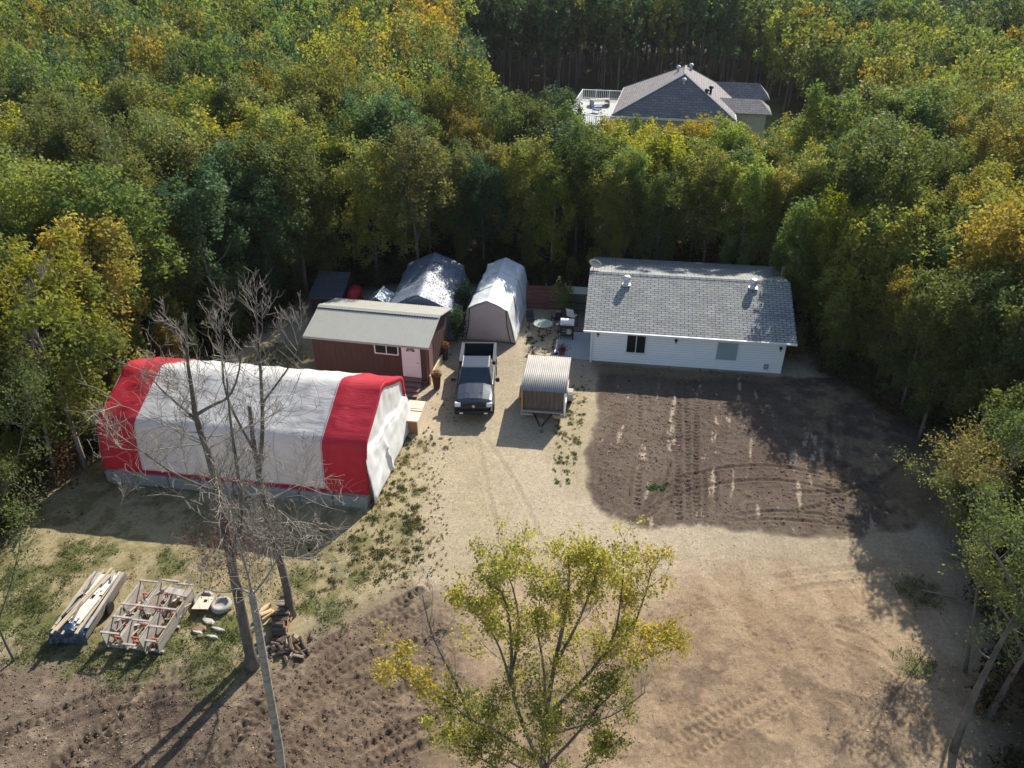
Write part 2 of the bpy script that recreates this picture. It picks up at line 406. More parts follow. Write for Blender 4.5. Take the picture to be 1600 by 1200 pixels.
mr = n.new("ShaderNodeMapRange"); mr.inputs[1].default_value = .82; mr.inputs[2].default_value = 1.18; mr.inputs[3].default_value = .66; mr.inputs[4].default_value = 1.32
L.new(ma.outputs[0], mr.inputs[0])
mx = n.new("ShaderNodeVectorMath"); mx.operation = 'SCALE'; L.new(at_.outputs["Color"], mx.inputs[0]); L.new(mr.outputs[0], mx.inputs["Scale"])
vo = n.new("ShaderNodeTexVoronoi"); vo.inputs["Scale"].default_value = 7; L.new(tc.outputs["Object"], vo.inputs["Vector"])
vm = n.new("ShaderNodeMapRange"); vm.inputs[1].default_value = .09; vm.inputs[2].default_value = .16; vm.inputs[3].default_value = 1; vm.inputs[4].default_value = 0
L.new(vo.outputs["Distance"], vm.inputs[0])
gt = n.new("ShaderNodeSeparateColor"); L.new(vo.outputs["Color"], gt.inputs[0])
g2 = n.new("ShaderNodeMath"); g2.operation = 'GREATER_THAN'; g2.inputs[1].default_value = .72; L.new(gt.outputs[0], g2.inputs[0])
g3 = n.new("ShaderNodeMath"); g3.operation = 'MULTIPLY'; L.new(vm.outputs[0], g3.inputs[0]); L.new(g2.outputs[0], g3.inputs[1])
g4 = n.new("ShaderNodeMath"); g4.operation = 'MULTIPLY'; g4.inputs[1].default_value = .45; L.new(g3.outputs[0], g4.inputs[0])
mz = n.new("ShaderNodeMixRGB"); mz.inputs[2].default_value = (*lin(92, 84, 70), 1); L.new(g4.outputs[0], mz.inputs[0]); L.new(mx.outputs[0], mz.inputs[1])
L.new(mz.outputs[0], b.inputs["Base Color"])
bp = n.new("ShaderNodeBump"); bp.inputs["Strength"].default_value = .8; bp.inputs["Distance"].default_value = .05
L.new(ma.outputs[0], bp.inputs["Height"]); L.new(bp.outputs[0], b.inputs["Normal"])
ground = np_mesh("ground", V, F, gm, None, A.reshape(-1, 3), True); ground['kind'] = 'structure'
from mathutils import noise as mnoise
def gz(x, y):
    i = int(np.searchsorted(ys, y)); j = int(np.searchsorted(xs, x)); return float(H[min(i, ny - 1), min(j, nx - 1)])
# ------------------------------------------------------------------ foliage
def leaf_material(name, trans=.45, gloss=.6):
    m = bpy.data.materials.new(name); m.use_nodes = True
    nt = m.node_tree; n = nt.nodes; L = nt.links; out = n["Material Output"]; n.remove(n["Principled BSDF"])
    a = n.new("ShaderNodeAttribute"); a.attribute_name = "tint"
    oi = n.new("ShaderNodeObjectInfo")
    mu = n.new("ShaderNodeVectorMath"); mu.operation = 'MULTIPLY'; L.new(a.outputs["Color"], mu.inputs[0]); L.new(oi.outputs["Color"], mu.inputs[1])
    d = n.new("ShaderNodeBsdfPrincipled"); d.inputs["Roughness"].default_value = gloss; d.inputs["Specular IOR Level"].default_value = .18
    L.new(mu.outputs[0], d.inputs["Base Color"])
    t = n.new("ShaderNodeBsdfTranslucent")
    hs = n.new("ShaderNodeHueSaturation"); hs.inputs["Saturation"].default_value = 1.1; hs.inputs["Value"].default_value = 1.35
    L.new(mu.outputs[0], hs.inputs["Color"]); L.new(hs.outputs[0], t.inputs[0])
    mx = n.new("ShaderNodeMixShader"); mx.inputs[0].default_value = trans
    L.new(d.outputs[0], mx.inputs[1]); L.new(t.outputs[0], mx.inputs[2]); L.new(mx.outputs[0], out.inputs[0])
    return m
LEAF = leaf_material("leaf")
BARK = mat("grey_bark", (.17, .128, .12), .9, .35, 4, .4, 12, stretch=(1, 1, .3))
BARKW = mat("pale_bark", (.30, .28, .24), .85, .3, 5, .3, 14, stain=(.05, .045, .04), stain_scale=5, stain_amt=.9, stretch=(1, 1, .6))
TWIG = mat("twig", (.20, .17, .135), .9, .3, 3)

def leaf_quads(C, size, rng, quad=True):
    """one small leaf face per centre"""
    n = len(C); a = rng.normal(size=(n, 3)); a /= np.linalg.norm(a, axis=1)[:, None]
    b_ = rng.normal(size=(n, 3)); b_[:, 2] *= .7; b_ = np.cross(a, b_); b_ /= np.linalg.norm(b_, axis=1)[:, None] + 1e-9
    s = (size * rng.uniform(.6, 1.35, n))[:, None]
    if quad:
        V = np.stack([C - a * s * .6, C + b_ * s * .38, C + a * s * .6, C - b_ * s * .38], 1).reshape(-1, 3)
        return V, np.arange(4 * n).reshape(n, 4)
    V = np.stack([C - a * s * .6 - b_ * s * .35, C + a * s * .6 - b_ * s * .1, C + b_ * s * .65], 1).reshape(-1, 3)
    return V, np.arange(3 * n).reshape(n, 3)

def crown_points(rng, h, z0, R, nleaf, plumes, style=0):
    """leaf centres of an aspen crown: upright plumes round a stem; returns points, plume index, branch tips"""
    T = []; lob = rng.uniform(0, .35); la = rng.uniform(0, 6.28)
    for i in range(plumes):
        t = ((i + rng.rand()) / plumes) ** .7
        z = z0 + (h - .75 - z0) * t
        rr = R * max(.0, 1 - (abs(t - .52) / .58) ** 2.4) ** .5 * rng.uniform(.35, 1.12) * (1 + lob * math.cos(i * 2.4 - la))
        a = i * 2.4 + rng.uniform(-.6, .6)
        T.append((rr * math.cos(a), rr * math.sin(a), z - .3, rng.uniform(.75, 1.25)))
    for _ in range(3): T.append((rng.uniform(-.5, .5) * R, rng.uniform(-.5, .5) * R, h - rng.uniform(.3, 1.3), rng.uniform(.4, .8)))
    T = np.array(T); w = T[:, 3] ** 2; pi_ = rng.choice(len(T), nleaf, p=w / w.sum())
    # every plume is a handful of tufts, each tuft a little upright cloud of leaves
    nt_ = 9; U = rng.normal(size=(len(T), nt_, 3)); U /= np.linalg.norm(U, axis=2)[..., None]; U *= (rng.rand(len(T), nt_, 1) ** .4)
    U *= np.array([.52, .52, .8]) * T[:, 3][:, None, None] * (R / 1.5) ** .6
    tw = rng.randint(0, nt_, nleaf); d = rng.normal(size=(nleaf, 3)) * np.array([[.13, .13, .2]]) * (R / 1.5) ** .5
    P = T[pi_, :3] + U[pi_, tw] + d
    P[:, 2] = np.minimum(P[:, 2], h + .25)
    return P, pi_, T

def leaf_tint(rng, P, pi_, z0, h, gold=0.0, goldtop=False):
    n = len(P); k = rng.rand(pi_.max() + 1)
    br = (.72 + .5 * rng.rand(n))[:, None] * np.ones((1, 3))
    cl = (k[pi_] - .5)
    c = br * np.stack([1 + .35 * cl, 1 + .12 * cl, 1 - .1 * cl], 1)
    t = np.clip((P[:, 2] - z0) / (h - z0), 0, 1)
    y = gold * (.35 + 1.3 * (k[pi_] > .6)) * (rng.rand(n) * .6 + .4)
    if goldtop: y = y + np.clip((t - .45) * 2.2, 0, 1) * (.5 + .5 * rng.rand(n)) * .9
    y = y + .25 * (rng.rand(n) < .08)
    y = np.clip(y, 0, 1)[:, None]
    return c * (1 - y) + c * np.array([[1.6, 1.32, .70]]) * y

def stem_mesh(rng, h, R, T, z0, r0=.11, nb=14, crook=.25):
    m = MB(); k = 9; ax = [Vector((0, 0, -.15))]
    ph = rng.uniform(0, 6.28); 
    for i in range(1, k):
        z = h * .93 * i / (k - 1); ax.append(Vector((crook * math.sin(ph + z * .5) * z / h, crook * math.cos(ph * 1.7 + z * .4) * z / h, z)))
    m.tube(ax, [r0 * (1 - .88 * i / (k - 1)) for i in range(k)], 7)
    sel = list(range(len(T))); rng.shuffle(sel)
    for i in sel[:nb]:
        p = Vector(T[i][:3]); zb = max(.4 * h * .5, p.z - 1.0 - .5 * math.hypot(p.x, p.y)); f = min(1, zb / (h * .93)) * (k - 1)
        a = int(f); a = min(a, k - 2); base = ax[a].lerp(ax[a + 1], f - a)
        mid = base.lerp(p, .55) + Vector((0, 0, -.12)); rb = r0 * (1 - .88 * f / (k - 1)) * .5
        m.tube([base, mid, p + Vector((0, 0, .3))], [rb, rb * .6, .008], 4, False)
    return m

PROTO = []
def make_proto(seed, h, R, z0f, nleaf, plumes, size, gold, goldtop, bark):
    rng = np.random.RandomState(seed); z0 = h * z0f
    P, pi_, T = crown_points(rng, h, z0, R, nleaf, plumes)
    V, F = leaf_quads(P, size, rng); col = np.repeat(leaf_tint(rng, P, pi_, z0, h, gold, goldtop), 4, axis=0)
    cm = np_mesh("crown", V, F, LEAF, None, col, link=False)
    tm_o = stem_mesh(rng, h, R, T, z0, .04 + .006 * h).build("trunk", bark, smooth=True); tm = tm_o.data; bpy.data.objects.remove(tm_o)
    PROTO.append((h, cm, tm))
for i, a in enumerate([(9.6, 1.7, .26, 11500, 30, .128, .03, False, BARKW), (10.6, 1.9, .30, 13000, 36, .128, .0, False, BARK), (8.6, 1.6, .2, 10200, 26, .128, .12, False, BARKW),
                       (11.2, 2.1, .30, 14500, 42, .13, .06, True, BARK), (9.8, 1.8, .25, 10800, 26, .128, .05, False, BARK), (10.2, 2.2, .26, 14500, 40, .13, .18, True, BARKW),
                       (7.4, 1.5, .18, 8800, 22, .125, .1, False, BARKW), (11.0, 1.8, .40, 10800, 28, .13, .0, False, BARK)]):
    make_proto(100 + i, *a)
# proto indices: 3,5 golden topped
TREES = []
def place_tree(x, y, h, pi, color, label, group=None, rz=None, lean=0, name="aspen_tree", wide=1.0):
    H0, cm, tm = PROTO[pi]; s = h / H0
    t = thing(name, (x, y, gz(x, y) if abs(x) < 26 and y < 50 else 0), 0, label, "tree", group)
    t.rotation_euler = (lean * .4, lean, random.uniform(0, 6.28) if rz is None else rz)
    t.scale = (s * wide, s * wide, s)
    for nm, me in (("trunk", tm), ("crown", cm)):
        o = bpy.data.objects.new(nm, me); sc.collection.objects.link(o); o.parent = t
        if nm == "crown": o.color = (*color, 1)
    TREES.append((x, y)); return t

def cap_h(x, y, h):
    px = PRJ(x, y, h)[0]
    if y < 72 and 880 < px < 1250:
        lim = random.uniform(158, 182) if 900 < px < 1215 else random.uniform(160, 190)
        while PRJ(x, y, h + .2)[1] < lim and h > 5: h -= .15
    if -1 < x < 7 and y < 60: h = min(h, 2.6 + (y - 43.6) / 1.15)
    if x > 8 and y < 47:        # keep the soil patch in the sun where it is
        while h > 5.5 and inpoly(x - .61 * h, y - 1.15 * h, SUNNY): h -= .2
    return h
SUNNY = [G(*q)[:2] for q in ((925, 645), (1215, 650), (1245, 700), (1300, 735), (1370, 770), (1400, 835), (1380, 860), (1360, 900), (900, 900))]
random.seed(7); RG = np.random.RandomState(5)
def inpoly(x, y, P): return bool(inside(np.array([x]), np.array([y]), P)[0])
greenA = (.128, .172, .048); greenD = (.072, .115, .048); yel = (.215, .240, .055); gold = (.32, .25, .06); orange = (.24, .18, .06); olive = (.150, .172, .052)
def tree_tone(x, y):
    """tone name and leaf colour by place"""
    r = random.random()
    nn = float(vnoise(np.array([x]), np.array([y]), 7.0, 91)[0])
    px, py = PRJ(x, y, 8.0)
    if y >= 111 and x > -9: base = [("dark green", greenD)] * 8 + [("olive green", olive)]
    elif 640 < px < 760 and py < 110: base = [("golden orange", gold), ("golden orange", orange), ("yellow green", yel)]
    elif px < 60 and 60 < py < 140: base = [("golden orange", orange), ("yellow green", yel), ("green", greenA)]
    elif 900 < px < 1290 and py < 300: base = [("yellow green", yel), ("green", greenA), ("golden yellow", (.26, .24, .055)), ("yellow green", yel)]
    elif px > 1290 and py < 420: base = [("yellow green", yel), ("green", greenA), ("golden yellow", (.26, .23, .055)), ("green", greenA), ("olive green", olive)]
    elif nn > .66: base = [("yellow green", yel), ("olive green", olive)]
    elif nn < .25: base = [("dark green", greenD), ("green", greenA)]
    else: base = [("green", greenA)] * 4 + [("dark green", greenD), ("olive green", olive), ("golden yellow", (.24, .21, .05))]
    t, c = base[int(r * len(base)) % len(base)]
    j = random.uniform(.7, 1.3)
    return t, tuple(q * j * random.uniform(.93, 1.07) for q in c)

# single trees that stand out, bases read off the photo
SPECIAL = [
    (at(432, 455, 49.0), 10.8, 5, (.155, .165, .04), "broad green aspen with golden top, behind the dead trees left of the brown shed", 1.25),
    (at(862, 410, 49.8), 7.8, 2, (.15, .18, .03), "pale yellow green aspen at the wood edge, directly behind the white carport tent", .9),
    (at(130, 720, 28.5), 10.6, 5, (.15, .175, .045), "green aspen with golden top next to the left end of the red and white shelter", 1.2),
    (at(1530, 640, 34.0), 11.4, 5, (.17, .17, .04), "tall aspen with orange and gold top at the right wood edge beyond the soil mound", 1.35),
    (Vector((18.3, 41.0, 0)), 8.8, 5, (.10, .135, .028), "yellow topped aspen right of the white house, first of the right wood", 1.05),
    (at(755, 400, 51.0), 8.2, 1, (.045, .085, .04), "dark bluish green tree between the blue tarp shelter and the white carport tent", 1.0),
]
for x_, y_, h_ in ((19.6, 30.6, 8.8), (20.9, 28.6, 9.2), (21.9, 26.2, 9.0), (19.6, 32.8, 8.0), (22.6, 23.8, 9.5), (21.2, 21.5, 9.0), (19.0, 23.6, 7.8), (18.6, 20.2, 8.0), (17.8, 16.8, 8.2)):
    SPECIAL.append((Vector((x_, y_, 0)), h_, random.choice([0, 1, 4]), (.11, .135, .04), "dark green aspen at the right edge of the yard beside the soil mound", 1.15))
for p, h, pi, c, lab, wd in SPECIAL: place_tree(p.x, p.y, h, pi, c, lab, "aspens beside the soil mound" if lab.startswith("dark green aspen at") else None, wide=wd)

cand = []
for gx in np.arange(-120, 100, 2.65):
    for gy in np.arange(12, 160, 2.65):
        x = gx + random.uniform(-.95, .95); y = gy + random.uniform(-.95, .95)
        px, py = PRJ(x, y, 7.5)
        if y > 9 and (px < -260 or px > 1860 or py < -260): continue
        if inpoly(x, y, CLEAR) or inpoly(x, y, FARCLEAR): continue
        if y < 26 and 0 < x < 18: continue
        if min([math.hypot(x - a, y - b_) for a, b_ in TREES]) < 1.7: continue
        if x < 0 and y < 23 and x > -23: continue
        if y > 70 and (int(gx * 7 + gy * 3) % 5 == 0): continue
        cand.append((x, y))
cand.sort(key=lambda q: q[1] * math.cos(_p) + 8 + (6 if not 0 < PRJ(q[0], q[1], 7.5)[0] < 1600 else 0))
def zone(x, y):
    if y < 46 and x < 0: return "wood left of the red and white shelter"
    if y < 46: return "wood to the right of the white house and soil patch"
    if x < -12: return "wood behind the brown shed, spreading up the left"
    if y > 105: return "far wood beyond the grey roofed house"
    if x > 17: return "wood behind and right of the white house"
    return "tree belt behind the carports and white house"
NEAR = cand[:285]; FAR = cand[285:]
for x, y in NEAR:
    tone, c = tree_tone(x, y); h = random.uniform(7.8, 11.9)
    if x < -30 or y > 62: h *= 1.08
    if 3 < x < 22 and 46 < y < 64: h = random.uniform(8.0, 9.9)
    pi = random.choice([0, 1, 2, 4, 6, 7, 1, 4, 0, 7, 1, 2, 0, 1, 7, 4, 3] if tone != "yellow green" else [0, 2, 5, 0, 4, 6, 1, 7])
    if pi == 6: h *= .85
    h = cap_h(x, y, h)
    z = zone(x, y); lab = f"{tone} aspen in the {z}"
    place_tree(x, y, h, pi, c, lab, lab, wide=random.uniform(1.0, 1.3))

# the rest of the wood as one mass
def far_wood():
    Vs, Fs, Cs = [], [], []; TV, TF = MB(), None; off = 0
    for i, (x, y) in enumerate(FAR):
        rng = np.random.RandomState(9000 + i); tone, c = tree_tone(x, y)
        h = rng.uniform(8.6, 13.2) if y < 108 or x < -8 else rng.uniform(12.2, 15.0)
        if x > 34: h *= .85
        h = cap_h(x, y, h)
        z0 = h * rng.uniform(.22, .4); R = rng.uniform(1.6, 2.6); nl = int(np.clip(1500 * 75 / max(y, 50), 800, 1900)); sz = float(np.clip(.0030 * y, .2, .36))
        P, pi_, T = crown_points(rng, h, z0, R, nl, 20)
        col = leaf_tint(rng, P, pi_, z0, h, .1 + .3 * (rng.rand() < .15), rng.rand() < .07) * np.array([c])
        P[:, 0] += x; P[:, 1] += y
        V, F = leaf_quads(P, sz, rng, False); Vs.append(V.astype(np.float32)); Fs.append(F + off); off += len(V); Cs.append(np.repeat(col, 3, axis=0).astype(np.float32))
        TV.tube([(x, y, 0), (x + rng.uniform(-.2, .2), y, h * .5), (x + rng.uniform(-.3, .3), y, h * .92)], [.13, .09, .02], 4, False)
    m = bpy.data.meshes.new("t"); 
    tv = np.array([tuple(v) for v in TV.v], np.float32); tf = np.array(TV.f)
    o = np_mesh("distant_wood", np.concatenate(Vs), np.concatenate(Fs), LEAF, None, np.concatenate(Cs))
    o['kind'] = 'stuff'; o['label'] = "mass of green and gold aspen crowns filling the far wood"
    t = np_mesh("wood_trunks", tv, tf, BARK, o); t['kind'] = 'stuff'
far_wood()

# undergrowth along the wood edges and under the belts
def brush(name, label, pts, cols, nl, size, rad, hgt, seed):
    rng = np.random.RandomState(seed); C, K = [], []
    for (x, y), c in zip(pts, cols):
        n_ = int(nl * rng.uniform(.5, 1.4)); r = rad * rng.uniform(.6, 1.4); hh = hgt * rng.uniform(.4, 1.4)
        d = rng.normal(size=(n_, 3)); d /= np.linalg.norm(d, axis=1)[:, None]; d *= (rng.rand(n_) ** .4)[:, None]
        P = np.array([[x, y, hh * .5]]) + d * np.array([[r, r, hh * .55]]); P[:, 2] = np.abs(P[:, 2])
        C.append(P); K.append(np.array([c]) * .62 * (.6 + .8 * rng.rand(n_))[:, None])
    P = np.concatenate(C); V, F = leaf_quads(P, size, rng, False)
    o = np_mesh(name, V, F, LEAF, None, np.repeat(np.concatenate(K), 3, axis=0)); o['kind'] = 'stuff'; o['label'] = label; return o
bp_, bc_ = [], []
EDGE = CLEAR[:17] ; acc_ = []
for (xa, ya), (xb, yb) in zip(EDGE[:-1], EDGE[1:]):
    L_ = math.hypot(xb - xa, yb - ya); k = 0
    while k < L_:
        f = k / L_; x, y = xa + (xb - xa) * f, ya + (yb - ya) * f; nx_, ny_ = (yb - ya) / L_, -(xb - xa) / L_
        s_ = random.uniform(-1.6, -.2); acc_.append((x + nx_ * s_, y + ny_ * s_)); k += random.uniform(1.3, 2.4)
for x, y in acc_:
    if inpoly(x, y, CLEAR): x, y = x * 1.04, y + (1.0 if y > 44 else 0)
    if inpoly(x, y, CLEAR) or (-14 < x < 16 and random.random() < .4): continue
    tone, c = tree_tone(x, y); side_ = "left" if x < -14 else ("right" if x > 15 else "rear")
    lab = f"small {tone} aspen sapling along the {side_} edge of the yard"
    place_tree(x, y, random.uniform(2.6, 5.0) * (.8 if side_ == "rear" else 1), random.choice([6, 2, 6, 4]), tuple(q * .9 for q in c), lab, lab, name="aspen_sapling")
for _ in range(420):      # brush close along the edges
    i = random.randrange(len(EDGE) - 1); f = random.random(); x = EDGE[i][0] * (1 - f) + EDGE[i + 1][0] * f + random.gauss(0, .5); y = EDGE[i][1] * (1 - f) + EDGE[i + 1][1] * f + random.gauss(0, .5)
    bp_.append((x * 1.03, y + (.8 if y > 44 else 0))); bc_.append(random.choice([(.09, .12, .04), (.15, .12, .05), (.16, .10, .055), (.07, .09, .035)]))
for _ in range(5200):
    x = random.uniform(-40, 45); y = random.uniform(12, 64)
    if inpoly(x, y, CLEAR) or inpoly(x, y, FARCLEAR): continue
    px, py = PRJ(x, y, 1)
    if px < -150 or px > 1750 or py > 1350: continue
    bp_.append((x, y)); bc_.append(random.choice([(.06, .09, .025), (.05, .07, .025), (.10, .075, .035), (.13, .085, .04), (.04, .055, .02), (.12, .06, .04)]))
brush("undergrowth", "dark brown and green brush under the trees round the yard", bp_, bc_, 170, .13, .75, 1.5, 50)
# ------------------------------------------------------------------ bare and special trees
def smooth_path(P, k=1):
    for _ in range(k):
        Q = [P[0]]
        for a, b_ in zip(P[:-1], P[1:]): Q += [a.lerp(b_, .25), a.lerp(b_, .75)]
        P = Q + [P[-1]]
    return P
def grow(m, rng, p, d, L, r, depth, tips=None, up=.12, wander=.22, kids=5, sides=4, minr=.006):
    n_ = 5; pts = [p.copy()]; q = p.copy(); d = d.normalized()
    for i in range(n_):
        d = (d + Vector(rng.normal(size=3)) * wander + Vector((0, 0, up))).normalized(); q = q + d * (L / n_); pts.append(q.copy())
    m.tube(pts, [max(minr, r * (1 - .75 * i / n_)) for i in range(n_ + 1)], sides if depth > 0 else 3, False)
    if tips is not None and depth <= 1: tips.extend([(pts[i], d.copy()) for i in range(2, n_ + 1)])
    if depth > 0:
        for k in range(kids):
            f = rng.uniform(.2, .98) * n_; a = min(int(f), n_ - 1); b_ = pts[a].lerp(pts[a + 1], f - a)
            ax = (pts[a + 1] - pts[a]).normalized(); side = ax.orthogonal().normalized(); side.rotate(Matrix.Rotation(rng.uniform(0, 6.28), 3, ax))
            dd = (ax * .75 + side * .8).normalized()
            grow(m, rng, b_, dd, L * rng.uniform(.35, .6), r * .45, depth - 1, tips, up, wander, max(3, kids - 1), 3, minr)
def ground_pt(px, py): g = G(px, py); return Vector((g[0], g[1], gz(g[0], g[1])))

def bare_tree(name, label, base, stems, r0, seed, nprim, lower, bark, twig, r_end=.03, blen=(1.2, 2.6), low=0):
    """stems: list of pixel paths in the plane Y = base.y ; each starts on the trunk"""
    rng = np.random.RandomState(seed); t = thing(name, base, 0, label, "tree")
    tr, br = MB(), MB()
    for si, (path, ra, rb) in enumerate(stems):
        W = smooth_path([at(px, py, base.y + dy) - base for (px, py, dy) in path], 1)
        if si == 0: W[0] = Vector((0, 0, -.2))
        k = len(W); R_ = [ra + (rb - ra) * (i / (k - 1)) ** .8 for i in range(k)]
        if si == 0: R_[0] *= 1.3
        tr.tube(W, R_, 9)
        for j in range(nprim[si]):
            f = rng.uniform(lower[si], .99) * (k - 1); a = min(int(f), k - 2); p = W[a].lerp(W[a + 1], f - a)
            az = rng.uniform(0, 6.28); hi = f / (k - 1)
            d = Vector((math.cos(az), math.sin(az), rng.uniform(.1, .6) + 1.5 * hi))
            grow(br, rng, p, d, rng.uniform(*blen) * (1.2 - .6 * hi), max(.011, R_[a] * .2), 2, None, .13, .13, 6, 4, .0055)
    if low:
        W = smooth_path([at(px, py, base.y + dy) - base for (px, py, dy) in stems[0][0]], 1); k = len(W)
        for j in range(low):
            f = rng.uniform(.28, .62) * (k - 1); a = min(int(f), k - 2); p = W[a].lerp(W[a + 1], f - a); az = rng.uniform(0, 6.28)
            grow(br, rng, p, Vector((math.cos(az), math.sin(az), rng.uniform(-.15, .5))), rng.uniform(1.6, 3.0), .022, 2, None, .04, .17, 7, 4, .0055)
    tr.build("trunk", bark, t, smooth=True); br.build("branches", twig, t)
    return t
GB = mat("weathered_grey_bark", (.115, .10, .085), .95, .4, 3, .7, 9, stain=(.22, .20, .17), stain_scale=3, stain_amt=.5, stretch=(1, 1, .4))
B1 = mat("birch_bark", (.26, .245, .215), .8, .25, 5, .3, 10, stain=(.05, .045, .04), stain_scale=2.2, stain_amt=.9, stretch=(.8, .8, 3))
PALETW = mat("pale_twig", (.27, .235, .19), .9, .3, 3)
base = ground_pt(395, 1042)
bare_tree("dead_tree", "tall leafless grey tree with forked crown, before the shelter's white middle", base,
          [([(395, 1040, 0), (378, 960, 0), (362, 880, 0), (348, 800, .1), (328, 715, .2), (306, 655, .2), (300, 610, .1), (292, 560, 0), (290, 490, 0)], .205, .018),
           ([(362, 880, 0), (380, 800, -.2), (372, 740, -.5), (360, 660, -.7), (354, 590, -.8)], .10, .015),
           ([(304, 650, .2), (330, 634, .1), (358, 622, 0), (372, 590, 0), (378, 545, .1)], .06, .015),
           ([(306, 655, .2), (270, 625, .3), (248, 605, .4), (225, 575, .5)], .045, .01),
           ([(350, 812, 0), (300, 780, -.3), (240, 770, -.6), (180, 792, -.9)], .05, .012),
           ([(340, 770, 0), (270, 740, 0), (215, 700, .1), (165, 668, .2)], .045, .012)], .24, 3, [13, 6, 4, 4, 4, 5], [.42, .2, .3, .2, .1, .1], GB, PALETW, low=9, blen=(.8, 1.9))
base = ground_pt(455, 962)
bare_tree("dead_tree", "leafless grey tree with snapped upright stem, right one of the dead pair", base,
          [([(455, 962, 0), (446, 905, 0), (432, 860, 0), (415, 800, 0), (404, 740, .1), (396, 690, .1), (390, 635, .1)], .17, .06),
           ([(404, 740, .1), (410, 690, 0), (410, 630, 0), (406, 560, 0), (402, 520, 0), (400, 470, 0)], .09, .015),
           ([(396, 700, .1), (372, 660, .2), (350, 610, .2), (347, 555, .2), (343, 500, .1)], .06, .012),
           ([(410, 630, 0), (440, 590, -.1), (464, 555, -.2), (470, 515, -.2)], .04, .01),
           ([(415, 800, 0), (460, 770, -.3), (500, 790, -.6), (540, 800, -.8)], .05, .01),
           ([(432, 860, 0), (470, 850, .2), (500, 812, .3), (515, 790, .3)], .05, .01)], .2, 4, [6, 9, 5, 4, 4, 4], [.45, .2, .3, .2, .1, .1], GB, PALETW, low=8, blen=(.8, 1.9))
Yb = 12.8; bb = at(444, 1235, Yb); base = Vector((bb.x, Yb, gz(bb.x, Yb)))
bare_tree("dead_birch", "slender white barked dead birch rising past the firewood pile, closest trunk", base,
          [([(446, 1290, 0), (440, 1190, 0), (424, 1100, 0), (410, 1020, 0), (398, 950, 0), (393, 925, 0)], .125, .085),
           ([(394, 930, 0), (375, 918, .1), (345, 928, .2), (310, 915, .4)], .03, .008),
           ([(394, 930, 0), (415, 905, -.1), (436, 870, -.1), (450, 820, 0)], .032, .008),
           ([(393, 925, 0), (386, 890, .1), (370, 840, .2), (360, 780, .3), (352, 730, .4)], .035, .008),
           ([(425, 890, 0), (420, 840, .2), (424, 790, .3)], .02, .008)], .155, 5, [0, 4, 7, 9, 5], [.9, .2, .15, .15, .1], B1, TWIG, blen=(.8, 1.5))
# leaf remnants: red brown dead leaves hanging low in the dead trees
rng = np.random.RandomState(3); C = []
for (px, py, Y_, s_, n_) in ((330, 865, 17.0, .45, 240), (350, 830, 17.2, .4, 130), (300, 840, 17.3, .3, 80), (400, 900, 17.8, .45, 150), (380, 850, 18, .5, 140), (425, 880, 19, .45, 110), (340, 900, 16.8, .35, 100)):
    c = at(px, py, Y_); C.append(rng.normal(size=(n_, 3)) * s_ + np.array([c]))
C = np.concatenate(C); V, F = leaf_quads(C, .07, rng)
rl = np_mesh("vine", V, F, LEAF, None, np.repeat(np.array([[.20, .075, .06]]) * (.5 + rng.rand(len(C), 1)), 4, axis=0))
vm_ = MB()
for i in range(50):
    c = Vector(C[rng.randint(len(C))]); vm_.tube([c, c + Vector(rng.normal(size=3)) * .35, c + Vector(rng.normal(size=3)) * .6], [.008, .006, .004], 3, False)
tag(rl, "reddish brown dry vine leaves tangled low in the dead trees", "vine")
vm_.build("stem", TWIG, rl)

# the yellow leaved tree in the foreground
def leafy_tree(name, label, base, stems, seed, nprim, leafsize, per, col, bark, gz_=None, twl=(.9, 1.9), depth=2, tcol=None, lower=.3, spread=.16, mixc_=True):
    rng = np.random.RandomState(seed); t = thing(name, base, 0, label, "tree"); tr, br = MB(), MB(); tips = []
    for si, (path, ra, rb, leafy) in enumerate(stems):
        W = smooth_path([at(px, py, base.y + dy) - base for (px, py, dy) in path], 1)
        k = len(W); R_ = [ra + (rb - ra) * (i / (k - 1)) ** .8 for i in range(k)]
        tr.tube(W, R_, 8)
        for j in range(int(nprim * leafy[1])):
            f = rng.uniform(lower, 1.0) * (k - 1); a = min(int(f), k - 2); p = W[a].lerp(W[a + 1], f - a); az = rng.uniform(0, 6.28)
            d = Vector((math.cos(az), math.sin(az), rng.uniform(.4, 1.5)))
            tp = [] if leafy[0] else None
            grow(br, rng, p, d, rng.uniform(*twl) * (1.15 - .5 * f / (k - 1)), max(.011, R_[a] * .3), depth, tp, .14, .16, 4, 4, .0045)
            if tp: tips += [(q, dd, leafy[2] if rng.rand() < .6 or not mixc_ else (LY, LG, LO, DG)[rng.randint(4)]) for q, dd in tp]
    C, K = [], []
    for q, dd, cc in tips:
        n_ = rng.poisson(per); C.append(np.array(q) + rng.normal(size=(n_, 3)) * spread)
        kk = np.array(cc) * rng.uniform(.8, 1.2); K.append(np.array([kk]) * (.7 + .6 * rng.rand(n_))[:, None])
    C = np.concatenate(C); K = np.concatenate(K)
    V, F = leaf_quads(C, leafsize, rng)
    tr.build("trunk", bark, t, smooth=True); br.build("branches", TWIG, t)
    np_mesh("crown", V, F, LEAF, t, np.repeat(K, 4, axis=0)); return t
LY = (.42, .38, .085); LG = (.31, .31, .075); LO = (.44, .35, .07); DG = (.15, .175, .05)
Yf_ = 13.2; bb = at(850, 1330, Yf_); base = Vector((bb.x, Yf_, gz(bb.x, Yf_)))
